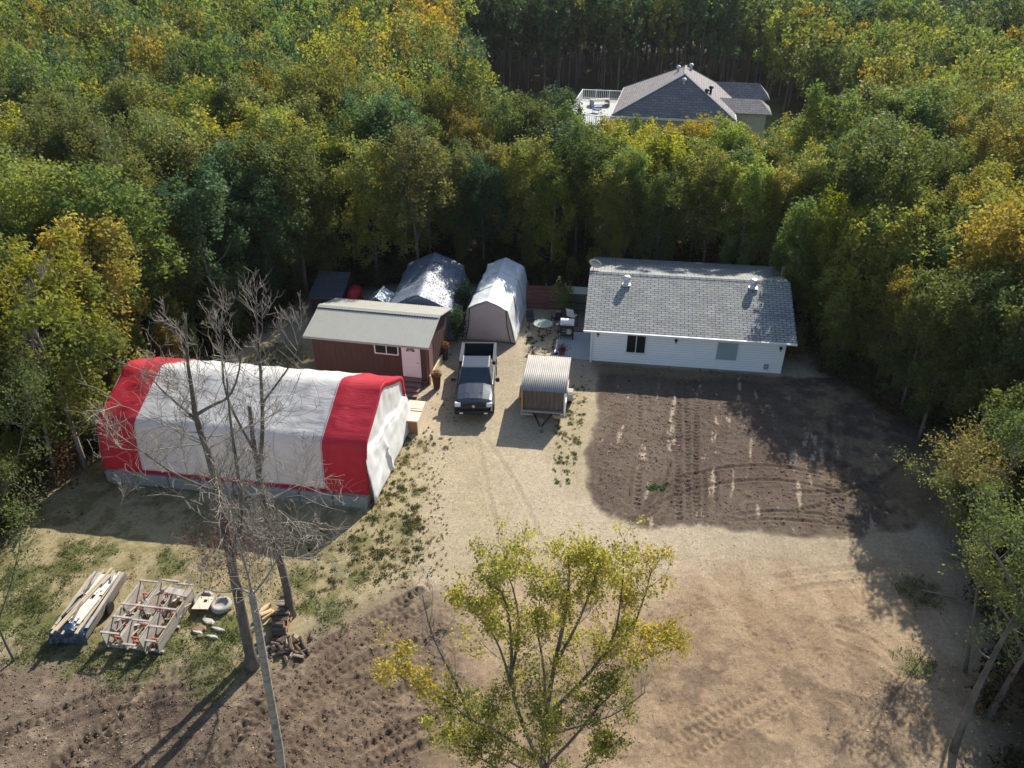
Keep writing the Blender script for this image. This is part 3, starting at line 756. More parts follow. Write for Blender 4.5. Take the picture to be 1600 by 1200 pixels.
leafy_tree("yellowing_tree", "open crowned yellow green tree rising from the bottom edge over the driveway", base, [
    ([(850, 1330, 0), (848, 1200, 0), (852, 1120, 0), (866, 1040, 0), (884, 960, .1), (890, 905, .2), (887, 865, .2)], .12, .012, (1, 1.4, LY)),
    ([(848, 1200, 0), (815, 1130, -.3), (798, 1070, -.4), (800, 1000, -.4), (790, 930, -.5), (765, 910, -.6)], .08, .012, (1, 1.0, LG)),
    ([(800, 1050, -.4), (812, 990, -.2), (806, 930, -.1), (786, 880, 0)], .045, .01, (1, .8, LY)),
    ([(798, 1070, -.4), (786, 1025, -.6), (768, 985, -.7), (735, 950, -.8)], .045, .01, (1, .8, LY)),
    ([(830, 1180, -.2), (775, 1140, -.8), (735, 1125, -1), (700, 1095, -1.2)], .06, .012, (1, .9, DG)),
    ([(735, 1125, -1), (715, 1070, -1), (690, 1025, -1), (672, 985, -1), (660, 930, -1)], .045, .009, (0, .9, LY)),
    ([(700, 1095, -1.2), (660, 1078, -1.3), (612, 1050, -1.4)], .03, .008, (1, .75, LO)),
    ([(866, 1040, 0), (900, 980, .3), (925, 920, .4), (934, 885, .4)], .06, .01, (1, 1.1, LY)),
    ([(852, 1120, 0), (915, 1060, .5), (960, 1000, .7), (970, 940, .8), (975, 880, .8)], .07, .01, (1, 1.0, LY)),
    ([(940, 1030, .6), (990, 980, .9), (1008, 930, 1), (1018, 890, 1)], .045, .01, (1, .8, LO)),
    ([(900, 1075, .4), (970, 1045, .8), (1020, 1025, 1), (1055, 1005, 1.1)], .05, .01, (1, 1.1, LO)),
    ([(850, 1150, 0), (920, 1130, .2), (965, 1115, .4), (1010, 1080, .6)], .045, .01, (0, .35, LY)),
    ([(852, 1100, 0), (850, 1040, .4), (838, 980, .5), (846, 920, .5)], .05, .01, (1, .9, LG)),
    ([(850, 1200, 0), (900, 1150, -.5), (930, 1110, -.6), (960, 1080, -.6)], .06, .01, (1, 1.1, DG)),
    ([(848, 1220, 0), (780, 1180, -.6), (720, 1165, -.9), (668, 1155, -1.1)], .05, .01, (1, .9, LG)),
    ([(850, 1230, 0), (860, 1180, -.8), (850, 1140, -1), (840, 1100, -1)], .05, .01, (1, 1.1, DG)),
    ([(850, 1260, 0), (800, 1215, -.9), (760, 1190, -1), (740, 1180, -1)], .05, .01, (1, 1.0, DG)),
    ([(850, 1260, 0), (900, 1215, -.7), (935, 1180, -.8), (950, 1150, -.8)], .05, .01, (1, .9, DG)),
], 8, 13, .066, 3.0, None, GB, twl=(.5, 1.4), spread=.095)
# leaning trees at the right bottom corner
def lean_tree(label, base_px, path, r, seed, cols, name="leaning_tree", n=10):
    cols = [{LY: (.16, .18, .05), LG: (.11, .15, .045), LO: (.20, .17, .055)}[c] for c in cols]
    base = ground_pt(*base_px); 
    st = [([(base_px[0], base_px[1], 0)] + path, r, .02, (1, 1.3, cols[0]))]
    if len(path) > 2:
        a = path[-2]; st += [([a, (a[0] + 30, a[1] - 90, a[2] + .4), (a[0] + 40, a[1] - 170, a[2] + .8)], r * .45, .012, (1, 1.1, cols[1])),
                             ([a, (a[0] - 35, a[1] - 70, a[2] - .2), (a[0] - 70, a[1] - 110, a[2] - .4)], r * .4, .012, (1, .9, cols[2]))]
    leafy_tree(name, label, base, st, seed, n, .075, 2.1, None, GB, lower=.4, twl=(.8, 1.7), spread=.15, mixc_=False)
lean_tree("leaning pale trunk tree at the lower right corner, nearest the driveway", (1490, 1172), [(1520, 1090, 0), (1560, 1010, .2), (1598, 945, .5), (1630, 890, 1.0)], .13, 31, (LG, LY, LG))
lean_tree("second leaning tree at the lower right corner, mostly past the right edge", (1545, 1120), [(1570, 1075, 0), (1602, 1020, .3), (1640, 950, .5)], .14, 32, (LG, LG, LY))
lean_tree("thin dark upright sapling among the leaning trees at lower right", (1508, 1050), [(1518, 990, .2), (1530, 900, .5), (1548, 830, .9), (1540, 760, 1.2)], .07, 33, (LY, LG, LO))
lean_tree("bushy yellow green tree on the right edge above the leaning trunks", (1600, 880), [(1598, 850, .1), (1592, 815, .2), (1588, 785, .4)], .1, 34, (LG, LY, LO), n=16)
lean_tree("low spreading tree between soil mound and leaning trees", (1545, 905), [(1530, 880, .1), (1515, 850, .3), (1500, 825, .5)], .06, 35, (LY, LG, LY), n=11)
lean_tree("thin crooked sapling on the left edge above the lumber pile", (22, 1032), [(8, 1005, 0), (-4, 975, 0), (-20, 930, 0)], .05, 36, (LG, LG, LY), n=5)
lean_tree("yellowing bush tree at the left edge below the wood", (-20, 850), [(-10, 820, 0), (5, 780, 0), (12, 740, 0)], .07, 37, (LY, LG, LY), n=13)
# pale dead trunks at the left wood edge
for lab, bpx, pth, sd in (("white trunked half dead birch leaning out beside the left end of the shelter", (86, 752), [(80, 715, 0), (68, 660, 0), (60, 610, 0), (52, 560, .2), (50, 500, .3), (62, 440, .4)], 41),
                          ("bare pale trunk standing in the wood above the shelter's left end", (205, 372), [(196, 330, 0), (186, 270, 0), (176, 225, 0)], 42)):
    b0 = G(*bpx)
    if sd == 42: b0 = (*at(205, 372, 46)[:2], 0)
    base = Vector((b0[0], b0[1], 0))
    st = [([(bpx[0], bpx[1], 0)] + pth, .09, .02)]
    bare_tree("pale_birch", lab, base, st, .1, sd, [14 if sd == 41 else 10], [.5], B1, PALETW, blen=(.9, 1.8))
# ------------------------------------------------------------------ materials
def wrinkle(m, s1=(.35, 1, 1), s2=5.0, st=.5):
    for n in m.node_tree.nodes:
        if n.type == 'MAPPING': n.inputs['Scale'].default_value = s1
        if n.type == 'BUMP': n.inputs['Strength'].default_value = st; n.inputs['Distance'].default_value = .06
M = dict(
    red=mat("red_fabric", lin(198, 52, 68), .5, .1, 1.5, .25, 3, spec=.4, stain=lin(170, 50, 60), stain_scale=1.5, stain_amt=.4),
    white_fab=mat("white_fabric", lin(226, 228, 226), .5, .05, 1.2, .25, 2.5, spec=.4, stain=lin(196, 198, 192), stain_scale=1.1, stain_amt=.4),
    end_fab=mat("end_fabric", lin(236, 238, 236), .6, .04, 1.2, .3, 2, stain=lin(212, 214, 210), stain_scale=.8, stain_amt=.3),
    concrete=mat("concrete", lin(152, 150, 142), .9, .15, 3, .4, 14, stain=lin(116, 114, 106), stain_scale=2.5, stain_amt=.6),
    slab=mat("slab", lin(172, 176, 176), .85, .08, 2, .2, 20, stain=lin(150, 152, 150), stain_scale=2, stain_amt=.5),
    brown=mat("brown_siding", lin(86, 60, 56), .75, .12, 3, .3, 20, stain=lin(72, 48, 44), stain_scale=1.2, stain_amt=.5, stretch=(1, 1, .3)),
    white=mat("white_paint", lin(232, 232, 230), .5, .03, 2),
    pink=mat("white_door", lin(236, 226, 228), .4, .03, 2),
    glass=mat("dark_glass", (.012, .014, .017), .08, .1, 1, spec=.9),
    metal_roof=mat("tan_metal", lin(168, 168, 160), .5, .05, 2, .06, 8, metal=.1, stain=lin(166, 162, 146), stain_scale=1.5, stain_amt=.45),
    galv=mat("galvanised", lin(150, 148, 144), .55, .12, 2, .1, 10, metal=.15, stain=lin(126, 124, 120), stain_scale=2.2, stain_amt=.55, stretch=(1, .3, 1)),
    dark=mat("black_plastic", (.015, .015, .017), .45, .2, 4),
    wood=mat("grey_wood", lin(166, 158, 148), .85, .3, 5, .4, 20, stain=lin(120, 110, 100), stain_scale=6, stain_amt=.6, stretch=(1, .2, 1)),
    lumber=mat("lumber", lin(178, 162, 134), .8, .2, 4, .2, 20, stretch=(1, .2, 1)),
    ply=mat("plywood", lin(164, 118, 88), .75, .14, 3, .15, 12, stretch=(1, .4, 1), stain=lin(130, 92, 70), stain_scale=2, stain_amt=.5),
    plypale=mat("cream_and_sunlit_ply", lin(216, 198, 176), .8, .08, 2.5, .2, 10, stain=lin(188, 168, 146), stain_scale=2, stain_amt=.4),  # cream board colour; also paints the crate's sunlit top and right side
    redwood=mat("red_boards", lin(110, 66, 58), .85, .25, 4, .3, 12, stretch=(.3, 1, 1), stain=lin(120, 104, 92), stain_scale=2.5, stain_amt=.5),
    greyboard=mat("grey_boards", lin(112, 106, 100), .9, .25, 4, .3, 12, stretch=(.3, 1, 1)),
    carport=mat("carport_white", lin(218, 222, 222), .5, .05, 1.2, .3, 3, stain=lin(160, 166, 166), stain_scale=2.2, stain_amt=.5),
    taupe=mat("carport_front", lin(196, 180, 174), .7, .06, 1.3, .4, 3, stain=lin(170, 152, 146), stain_scale=1.4, stain_amt=.4),
    tarp=mat("blue_grey_tarp", lin(112, 124, 142), .5, .12, 1.5, .5, 3, spec=.5, stain=lin(84, 92, 98), stain_scale=7, stain_amt=.8),
    bluetarp=mat("blue_tarp", lin(24, 52, 74), .35, .35, 6, .6, 6, spec=.6),
    orange=mat("orange_paint", lin(190, 108, 90), .6, .15, 5),
    tyre=mat("rubber", (.018, .018, .018), .85, .2, 8, .2, 30),
    tyreg=mat("grey_rubber", lin(150, 148, 142), .9, .15, 5, .2, 30),
    steel=mat("steel", lin(150, 152, 156), .35, .1, 5, metal=.8),
    redtank=mat("red_tank", lin(176, 34, 44), .4, .12, 3),
    leafy=LEAF,
)
wrinkle(M['red']); wrinkle(M['white_fab']); wrinkle(M['carport'], (1, .5, 1), 5, .4)
for k_ in ('red', 'white_fab'):
    for n_ in M[k_].node_tree.nodes:
        if n_.type == 'TEX_NOISE' and n_.outputs[0].links and n_.outputs[0].links[0].to_node.type == 'BUMP': n_.inputs['Scale'].default_value = 3.2; n_.inputs['Distortion'].default_value = 1.5
def translucent(m, amt, col):
    nt = m.node_tree; n = nt.nodes; L = nt.links; b = n["Principled BSDF"]; out = n["Material Output"]
    t = n.new("ShaderNodeBsdfTranslucent"); t.inputs[0].default_value = (*col, 1); mx = n.new("ShaderNodeMixShader"); mx.inputs[0].default_value = amt
    for l in b.inputs["Normal"].links: L.new(l.from_socket, t.inputs["Normal"])
    L.new(b.outputs[0], mx.inputs[1]); L.new(t.outputs[0], mx.inputs[2]); L.new(mx.outputs[0], out.inputs[0])
translucent(M['red'], .35, lin(226, 56, 70)); translucent(M['white_fab'], .35, lin(240, 232, 220)); translucent(M['end_fab'], .2, (.8, .78, .75))
def sheet(o, th=.03):
    md = o.modifiers.new("t", 'SOLIDIFY'); md.thickness = th; md.offset = -1; return o
def noise_off(P, seed, sc_, amp):
    r = []
    for i, row in enumerate(P):
        rr = []
        for j, p in enumerate(row):
            v = mnoise.noise_vector(Vector(p) * sc_ + Vector((seed, seed * 2, 0))); rr.append(Vector(p) + v * amp)
        r.append(rr)
    return r

# ------------------------------------------------------------------ red and white fabric shelter
TA = Vector((-18.2, 27.63, 0)); TROT = -8.9; TL = 12.15; TW = 6.5
sh = thing("fabric_shelter", TA, TROT, "long fabric shelter with red ends and white middle, standing on concrete blocks", "fabric shelter")
half = [(0.12, .58), (0.14, 1.3), (.22, 2.1), (.36, 2.72), (.46, 2.95), (.68, 3.12), (1.5, 3.50), (2.4, 3.93), (2.85, 4.16), (3.05, 4.23), (3.25, 4.26)]
prof = half + [(TW - y, z) for y, z in half[-2::-1]]
pp = [Vector((0, y, z)) for y, z in prof]
fp = [pp[0]]
for a, b_ in zip(pp[:-1], pp[1:]):
    k = max(1, int((b_ - a).length / .14))
    for i in range(1, k + 1): fp.append(a.lerp(b_, i / k))
def cover(x0, x1, name, mt, lift, hem=0.0):
    nx_ = max(3, int((x1 - x0) / .12)); P = []
    for i in range(nx_ + 1):
        x = x0 + (x1 - x0) * i / nx_; row = []
        for j, p in enumerate(fp):
            cy = p.y - TW / 2; cz = p.z - 1.5; n_ = Vector((0, cy, cz)).normalized()
            sag = -.045 * abs(math.sin(math.pi * x / 1.52)) * (1 if p.z > 1 else .3)
            w = .03 * mnoise.noise(Vector((x * .55 + p.z * .5, p.y * 2.2, p.z * 2.0))) + .05 * mnoise.noise(Vector((x * .5, p.y * .5, p.z * .6 + 9)))
            w += .012 * mnoise.noise(Vector((x * 4 + p.y * 3, p.y * 3.1 - x, p.z * 1.5)))
            w += .028 * (1 - min(1, abs(mnoise.noise(Vector((x * .9 + p.y * .6, p.y * 1.1 - x * .4, p.z * 1.3 + 2)))) * 5))
            if x < 2.2: w += .06 * (2.2 - x) * mnoise.noise(Vector((x * 1.3 - p.z * .9, p.y * .8, p.z * 1.4 + 4)))
            end = -.10 if (x < .1) else 0
            row.append(Vector((x, p.y, p.z)) + n_ * (sag + w + lift + end * (p.z > 2)))
        P.append(row)
    m = MB(); m.grid(P); return m.build(name, mt, sh, smooth=True)
cover(0, 1.85, "red_cover", M['red'], .012); cover(1.80, TL - 1.85, "white_cover", M['white_fab'], 0); cover(TL - 1.9, TL + .05, "red_cover", M['red'], .014)
for sy in (-1, 1):      # red hem between the ends, low on both long sides
    m = MB()
    y0 = TW / 2 + sy * (TW / 2 - .115); P = []
    for i in range(60):
        x = 1.8 + (TL - 3.6) * i / 59; zt = .74 + .05 * mnoise.noise(Vector((x * 1.4, 3, 0))); P.append([Vector((x, y0 + sy * .05, .52)), Vector((x, y0 + sy * .04, zt))])
    m.grid(P); sheet(m.build("hem", M['red'], sh), .015)
m = MB()      # frame ribs just inside, seen under the hem
for i in range(9):
    x = .08 + (TL - .16) * i / 8; m.tube([Vector((x, p[0] + (.06 if p[0] < TW / 2 else -.06), p[1] - .08)) for p in prof], .03, 6)
for yy in (.2, TW - .2): m.tube([(0.05, yy, .66), (TL - .1, yy, .66)], .035, 6)
m.build("frame", M['steel'], sh)
for xs_ in (1.85, 3.95, 6.05, 8.15, TL - 1.88):      # welded seams between the cloth widths
    m = MB(); P = []
    for q in range(2):
        x = xs_ + .045 * q; row = []
        for p in fp:
            cy = p.y - TW / 2; cz = p.z - 1.5; n_ = Vector((0, cy, cz)).normalized()
            sag = -.045 * abs(math.sin(math.pi * x / 1.52)) * (1 if p.z > 1 else .3)
            w = .03 * mnoise.noise(Vector((x * .55 + p.z * .5, p.y * 2.2, p.z * 2.0))) + .05 * mnoise.noise(Vector((x * .5, p.y * .5, p.z * .6 + 9)))
            w += .012 * mnoise.noise(Vector((x * 4 + p.y * 3, p.y * 3.1 - x, p.z * 1.5))) + .028 * (1 - min(1, abs(mnoise.noise(Vector((x * .9 + p.y * .6, p.y * 1.1 - x * .4, p.z * 1.3 + 2)))) * 5))
            if x < 2.2: w += .06 * (2.2 - x) * mnoise.noise(Vector((x * 1.3 - p.z * .9, p.y * .8, p.z * 1.4 + 4)))
            row.append(Vector((x, p.y, p.z)) + n_ * (sag + w + .024))
        P.append(row)
    m.grid(P); m.build("seam", mat("seam_fabric", lin(196, 198, 196), .6, .1, 3), sh, smooth=True)
# rim of red fabric round the right end
m = MB(); P = []
for p in prof:
    cy = p[0] - TW / 2; cz = p[1] - 1.6; q = Vector((0, cy, cz)); q = q * (1 - .26 / q.length)
    o = Vector((TL + .06, p[0], p[1] + .01)); i_ = Vector((TL + .05, TW / 2 + q.y, max(.58, 1.6 + q.z)))
    P.append([o, o.lerp(i_, .5) + Vector((.02, 0, 0)), i_])
m.grid(P); sheet(m.build("rim", M['red'], sh, smooth=True), .015)
# end walls
def zin(y):
    for (a, za), (b_, zb) in zip(prof[:-1], prof[1:]):
        if a <= y <= b_ and b_ > a: return za + (zb - za) * (y - a) / (b_ - a)
    return .6
def endwall(x, s, nm):
    P = []; ny_, nz_ = 64, 44
    for j in range(ny_ + 1):
        y = .2 + (TW - .4) * j / ny_; zt = max(.6, zin(y) - .1); row = []
        for k in range(nz_ + 1):
            t = k / nz_; z = .06 + (zt - .06) * t; bul = 0
            if s > 0:
                ridge = 2.55 - .14 * (y - 1) + .1 * math.sin(y * 2.3)
                low = max(0, min(1, (ridge - z) / .35)); bul = .10 * low + .20 * max(0, (2.3 - z) / 2.3) * low
                bul += .07 * math.exp(-((z - ridge + .12) / .10) ** 2) * (1 if 1.6 < y < 4.6 else .2)
                bul += .10 * math.exp(-((z - (.25 + .5 * (y - .2))) / .12) ** 2) * (1 if .2 < y < 2.6 else 0)
                bul += .14 * math.exp(-((y - 2.5 - .12 * (1.6 - z)) / .10) ** 2) * max(0, min(1, (1.9 - z)))
            bul += .03 * mnoise.noise(Vector((y * 2, z * 2.2, 1))) + .05 * mnoise.noise(Vector((y * .7, z * .8, 4)))
            row.append(Vector((x + s * bul, y, z)))
        P.append(row)
    m = MB(); m.grid(P); sheet(m.build(nm, M['end_fab'] if s > 0 else M['red'], sh, smooth=True), .012)
endwall(TL - .02, 1, "end_wall"); endwall(.04, -1, "end_wall")
# blocks under the shelter
cb = "concrete blocks in the wall under the red and white shelter"
rot = Matrix.Rotation(math.radians(TROT), 4, 'Z'); TM = Matrix.Translation(TA) @ rot
def block(x, y, rz, L, wid=.6, hgt=.56, lab="weathered grey concrete block in the low wall under the shelter", grp=cb, side=False):
    p = TM @ Vector((x, y, 0)); m = MB(); m.bevbox(-L / 2 + .012, L / 2 - .012, -wid / 2, wid / 2, -.05, hgt, .03)
    for s_ in (-1, 1): m.box(s_ * L * .22 - .17, s_ * L * .22 + .17, -wid / 2 - .012, -wid / 2 + .01, .12, hgt - .12)
    o = m.build("concrete_block", M['concrete']); o.location = (p.x, p.y, random.uniform(-.02, .0)); o.rotation_euler = (0, 0, math.radians(TROT + rz + random.uniform(-.6, .6)))
    return tag(o, lab, "block", grp)
for i in range(8): block(.62 + 1.52 * i + .15, .22, 0, 1.5)
for i in range(8): block(.62 + 1.52 * i, TW - .2, 180, 1.5, lab="grey concrete block hidden along the far side of the shelter", grp="far side blocks of the shelter")
for i in range(3): block(TL - .28, 1.4 + 1.6 * i, 90, 1.55, lab="pale concrete block behind the white end flap of the shelter", grp="end blocks of the shelter")

# ------------------------------------------------------------------ crate and bin beside the shelter
cr = thing("plywood_crate", (-4.83, 32.1, 0), -9, "pale topped plywood crate standing by the right end of the shelter", "crate")
m = MB(); m.box(-.36, .36, -.85, .75, 0, .74); m.build("body", M['ply'], cr)
m = MB(); m.box(.363, .40, -.9, .78, .0, .76); m.box(-.42, .42, -.92, .1, .743, .80); m.box(-.46, .40, .104, .8, .76, .86); m.box(-.42, .42, -.05, .103, .802, .84); m.build("lid", M['plypale'], cr)  # pale lid and right face carry the sunlight in their colour
m = MB(); [m.box(x, x + .05, -.885, -.853, .02, .72) for x in (-.36, .30)]; m.build("edge_batten", M['ply'], cr)
bn = thing("grey_bin", (-5.42, 32.0, 0), -9, "small grey green bin wedged between shelter end and plywood crate", "bin")
m = MB(); m.bevbox(-.2, .2, -.35, .35, 0, .66, .03); m.build("body", mat("bin_grey", lin(118, 124, 116), .6), bn)
m = MB(); m.bevbox(-.23, .23, -.38, .38, .665, .72, .02); m.build("lid", mat("bin_lid", lin(206, 206, 200), .6), bn)

# ------------------------------------------------------------------ brown shed
sd = thing("brown_shed", (-4.51, 35.7, 0), -11, "brown sided shed with pale metal roof, white door and wooden steps", "shed")
SW, SDP, EZ, RZ = 6.35, 4.0, 2.62, 3.22
m = MB()
X0, X1 = -SW, 0
m.add([(X0, 0, .25), (X1, 0, .25), (X1, SDP, .25), (X0, SDP, .25), (X0, 0, EZ), (X1, 0, EZ), (X1, SDP, EZ), (X0, SDP, EZ), (X0, SDP / 2, RZ - .05), (X1, SDP / 2, RZ - .05)],
      [(0, 1, 5, 4), (2, 3, 7, 6), (1, 2, 6, 9, 5), (3, 0, 4, 8, 7), (3, 2, 1, 0)])
x = X0 + .02
while x < X1 - .02:
    m.box(x - .018, x + .018, -.014, .004, .26, EZ - .02); x += .305
y = .15
while y < SDP: m.box(-.004, .014, y - .018, y + .018, .26, EZ - .02); y += .305
m.build("wall", M['brown'], sd)
m = MB(); m.box(X0 + .1, X1 - .1, .1, SDP - .1, 0, .247); m.build("base", M['greyboard'], sd)
m = MB(); m.box(.02, .10, .2, 2.6, .02, .5); m.build("side_skirt", mat("skirt_board", lin(196, 184, 150), .8, .15), sd)
# lighter brown sheet that paints sunlight onto the right side wall
m = MB(); m.box(.016, .03, .35, 1.0, .6, 2.1); m.build("side_sun_patch", mat("sunlit_brown", lin(132, 96, 88), .8, .15, 6), sd)
for nm, ya, za, yb, zb in (("front_roof", -.38, EZ - .04, SDP / 2 + .01, RZ + .03), ("rear_roof", SDP + .38, EZ - .04, SDP / 2 - .01, RZ + .03)):
    m = MB(); a, b_ = X0 - .3, X1 + .28; m.slab([(a, ya, za), (b_, ya, za), (b_, yb, zb), (a, yb, zb)], .05)
    x = a + .02; d = Vector((0, yb - ya, zb - za)); nrm = Vector((0, -(zb - za), yb - ya)); nrm = nrm if nrm.z > 0 else -nrm; nrm.normalize()
    while x < b_ - .04:
        p0 = Vector((x, ya, za)) + nrm * .012; p1 = Vector((x, yb, zb)) + nrm * .012
        m.beam(p0, p1, .022, .028); x += .152
    rf = m.build(nm, M['metal_roof'], sd)
m = MB(); m.add([(X0 - .31, SDP / 2 - .22, RZ + .02), (X1 + .29, SDP / 2 - .22, RZ + .02), (X1 + .29, SDP / 2, RZ + .085), (X0 - .31, SDP / 2, RZ + .085), (X1 + .29, SDP / 2 + .22, RZ + .02), (X0 - .31, SDP / 2 + .22, RZ + .02)], [(0, 1, 2, 3), (3, 2, 4, 5)])
sheet(m.build("ridge_cap", M['metal_roof'], sd), .01)
m = MB()
for i in range(42): xx = X0 - .2 + i * .16; m.box(xx, xx + .1, SDP / 2 - .245, SDP / 2 - .225, RZ - .03, RZ + .02)
m.build("ridge_closure", M['dark'], sd)
m = MB(); m.box(X0 - .3, X1 + .28, -.42, -.385, EZ - .16, EZ - .03); m.build("fascia", mat("fascia_grey", lin(150, 152, 150), .5), sd)
def window(parent, x0, x1, z0, z1, y, fr, gl, mull=1, fw=.06, sill=False):
    f = MB(); d = .05
    f.box(x0, x1, y - d, y + .03, z0, z0 + fw); f.box(x0, x1, y - d, y + .03, z1 - fw, z1)
    f.box(x0, x0 + fw, y - d, y + .03, z0 + fw, z1 - fw); f.box(x1 - fw, x1, y - d, y + .03, z0 + fw, z1 - fw)
    w = (x1 - x0) / (mull + 1)
    for i in range(mull): f.box(x0 + w * (i + 1) - fw * .4, x0 + w * (i + 1) + fw * .4, y - d + .006, y + .03, z0 + fw, z1 - fw)
    o = f.build("window", fr, parent)
    for i in range(mull + 1):
        g = MB(); a = x0 + (fw if i == 0 else w * i + fw * .4); b_ = x0 + w * (i + 1) - (fw if i == mull else fw * .4)
        g.box(a, b_, y - .022, y - .002, z0 + fw, z1 - fw); g.build("pane", gl, o)
    return o
window(sd, -2.84, -1.5, 1.74, 2.42, -.016, M['pink'], M['glass'])
dr_ = MB(); dr_.box(-1.34, -.32, -.05, -.016, .5, 2.53)
door = dr_.build("door_frame", M['pink'], sd)
m = MB(); m.box(-1.26, -.40, -.075, -.052, .56, 2.47)
for (a, b_, c, d) in ((-1.16, -.88, .68, 1.12), (-.78, -.5, .68, 1.12), (-1.16, -.88, 1.25, 1.95), (-.78, -.5, 1.25, 1.95)): m.box(a, b_, -.083, -.076, c, d)
door = m.build("door", M['pink'], sd)
m = MB(); vs = [(-.83, -.088, 2.08)] + [(-.83 + .24 * math.cos(t * math.pi / 10), -.088, 2.08 + .24 * math.sin(t * math.pi / 10)) for t in range(11)]
m.add(vs, [(0, i + 1, i + 2) for i in range(10)]); fan = sheet(m.build("fanlight", M['glass'], door), .008)
m = MB(); [m.beam((-.83, -.10, 2.09), (-.83 + .23 * math.cos(t), -.10, 2.09 + .23 * math.sin(t)), .014, .02) for t in (.6, 1.2, 1.95, 2.55)]; m.build("muntin", M['pink'], fan)
m = MB(); m.lathe([(.0, 0), (.035, .01), (.035, .04), (0, .05)], 10, Matrix.Translation((-.47, -.085, 1.42)) @ Matrix.Rotation(math.pi / 2, 4, 'X')); m.build("handle", M['steel'], door)
m = MB()
for i in range(5):
    z = .50 - i * .11; y0 = -.06 - i * .34; w = 0 if i < 3 else .1 * i
    m.box(-1.40 - w * 0, -.25 + .02 * i, y0 - .36, y0, z - .05, z)
    m.box(-1.36, -.29, y0 - .03, y0 - .01, max(0, z - .2), z - .052)
m.build("steps", mat("step_wood", lin(128, 106, 100), .85, .2, 6), sd)
m = MB(); m.box(-1.3, -.1, -2.3, -1.78, -.02, .045); tag(m.build("paving_slab", mat("paver", lin(132, 112, 104), .9, .2)), None)
o = bpy.data.objects["paving_slab"]; o.matrix_world = Matrix.Translation((-4.51, 35.7, 0)) @ Matrix.Rotation(math.radians(-11), 4, 'Z'); tag(o, "flat brownish slab on the ground below the shed steps", "paving slab")

# ------------------------------------------------------------------ planters by the shed
def planter(x, y, lab, h=.75, seed=1):
    t = thing("tall_planter", (x, y, 0), 0, lab, "planter")
    m = MB(); m.lathe([(.15, 0), (.17, .04), (.24, h - .05), (.27, h), (.22, h), (.2, h - .05)], 14); m.build("pot", mat("wicker", lin(86, 66, 52), .9, .35, 14, .6, 30), t)
    rng = np.random.RandomState(seed); n_ = 420; d = rng.normal(size=(n_, 3)); d /= np.linalg.norm(d, axis=1)[:, None]; d *= (rng.rand(n_) ** .35)[:, None]
    P = d * np.array([[.30, .30, .20]]) + np.array([[0, 0, h + .12]]); V, F = leaf_quads(P, .07, rng)
    K = np.where(rng.rand(n_, 1) < .35, np.array([[.36, .15, .05]]), np.array([[.14, .085, .05]])) * (.6 + .8 * rng.rand(n_, 1))
    np_mesh("flowers", V, F, LEAF, t, np.repeat(K, 4, axis=0))
planter(-3.82, 38.6, "tall dark planter with orange brown flowers at the shed's rear corner", .8, 1)
planter(-4.02, 35.45, "tall dark planter with brown flowers beside the shed steps", .78, 2)

# ------------------------------------------------------------------ peaked tarp carports
def carport(name, lab, C, rz, W, L, ze, zp, fl, cov, front, zips=True, cat="carport tent", inset=0):
    t = thing(name, (C[0], C[1], 0), rz, lab, cat); rng = random.Random(int(W * 100))
    pts = [(-W / 2, .02), (-W / 2 + fl * .55, ze * .55), (-W / 2 + fl, ze), (-W / 4 + fl / 2, (ze + zp) / 2 + .03), (0, zp), (W / 4 - fl / 2, (ze + zp) / 2 + .03), (W / 2 - fl, ze), (W / 2 - fl * .55, ze * .55), (W / 2, .02)]
    fpp = []
    for a, b_ in zip(pts[:-1], pts[1:]):
        k = 5
        for i in range(k): fpp.append((a[0] + (b_[0] - a[0]) * i / k, a[1] + (b_[1] - a[1]) * i / k))
    fpp.append(pts[-1]); P = []; n_ = int(L / .14)
    for i in range(n_ + 1):
        y = L * i / n_; row = []
        for (x, z) in fpp:
            sag = -.05 * abs(math.sin(math.pi * y / (L / 4))) * (z > .3)
            w = .05 * mnoise.noise(Vector((x * 1.2, y * 1.1, z + W))) + .025 * mnoise.noise(Vector((x * 4, y * 3, z * 2)))
            q = Vector((x, 0, z - 1)).normalized(); row.append(Vector((x + q.x * (w + sag), y, max(.01, z + q.z * (w + sag)))))
        P.append(row)
    m = MB(); m.grid(P); sheet(m.build("cover", cov, t, smooth=True), .012)
    for yy, s_ in ((inset, -1), (L - .03, 1)):
        P = []
        for (x, z) in fpp:
            row = []
            for k in range(13):
                f = k / 12; zz = .02 + (max(z, .04) - .02) * f * .985; xx = x * (1 if k > 3 else 1)
                # follow the outline: side points sit on the flare
                b_ = .05 * mnoise.noise(Vector((x * 1.5, zz * 2.5, W))) + (.06 * math.sin(math.pi * min(1, f * 2.2)) if f < .45 else 0)
                row.append(Vector((xx * .985, yy + s_ * b_ * (.2 if k == 12 else 1), zz)))
            P.append(row)
        m = MB(); m.grid(P); sheet(m.build("front_panel" if s_ < 0 else "rear_panel", front, t, smooth=True), .01)
    m = MB()
    for yy in (.06, L / 3, 2 * L / 3, L - .08): m.tube([Vector((p[0] * .97, yy, max(.01, p[1] - .05))) for p in pts], .025, 6)
    m.build("frame", M['steel'], t)
    if zips:
        for sx in (-1, 1):
            m = MB(); m.tube([(sx * (W / 2 - fl - .12), inset - .06, ze - .02), (sx * (W / 2 - fl * .6 - .24), inset - .075, ze * .5), (sx * (W / 2 - .32), inset - .085, .08)], .025, 5); m.build("zip", M['dark'], t)
    return t
wc = carport("carport_tent", "white peaked carport tent with beige front flap, directly behind the pickup", (-1.42, 40.6), -9, 3.35, 6.6, 2.15, 2.72, .48, M['carport'], M['taupe'], inset=.12)
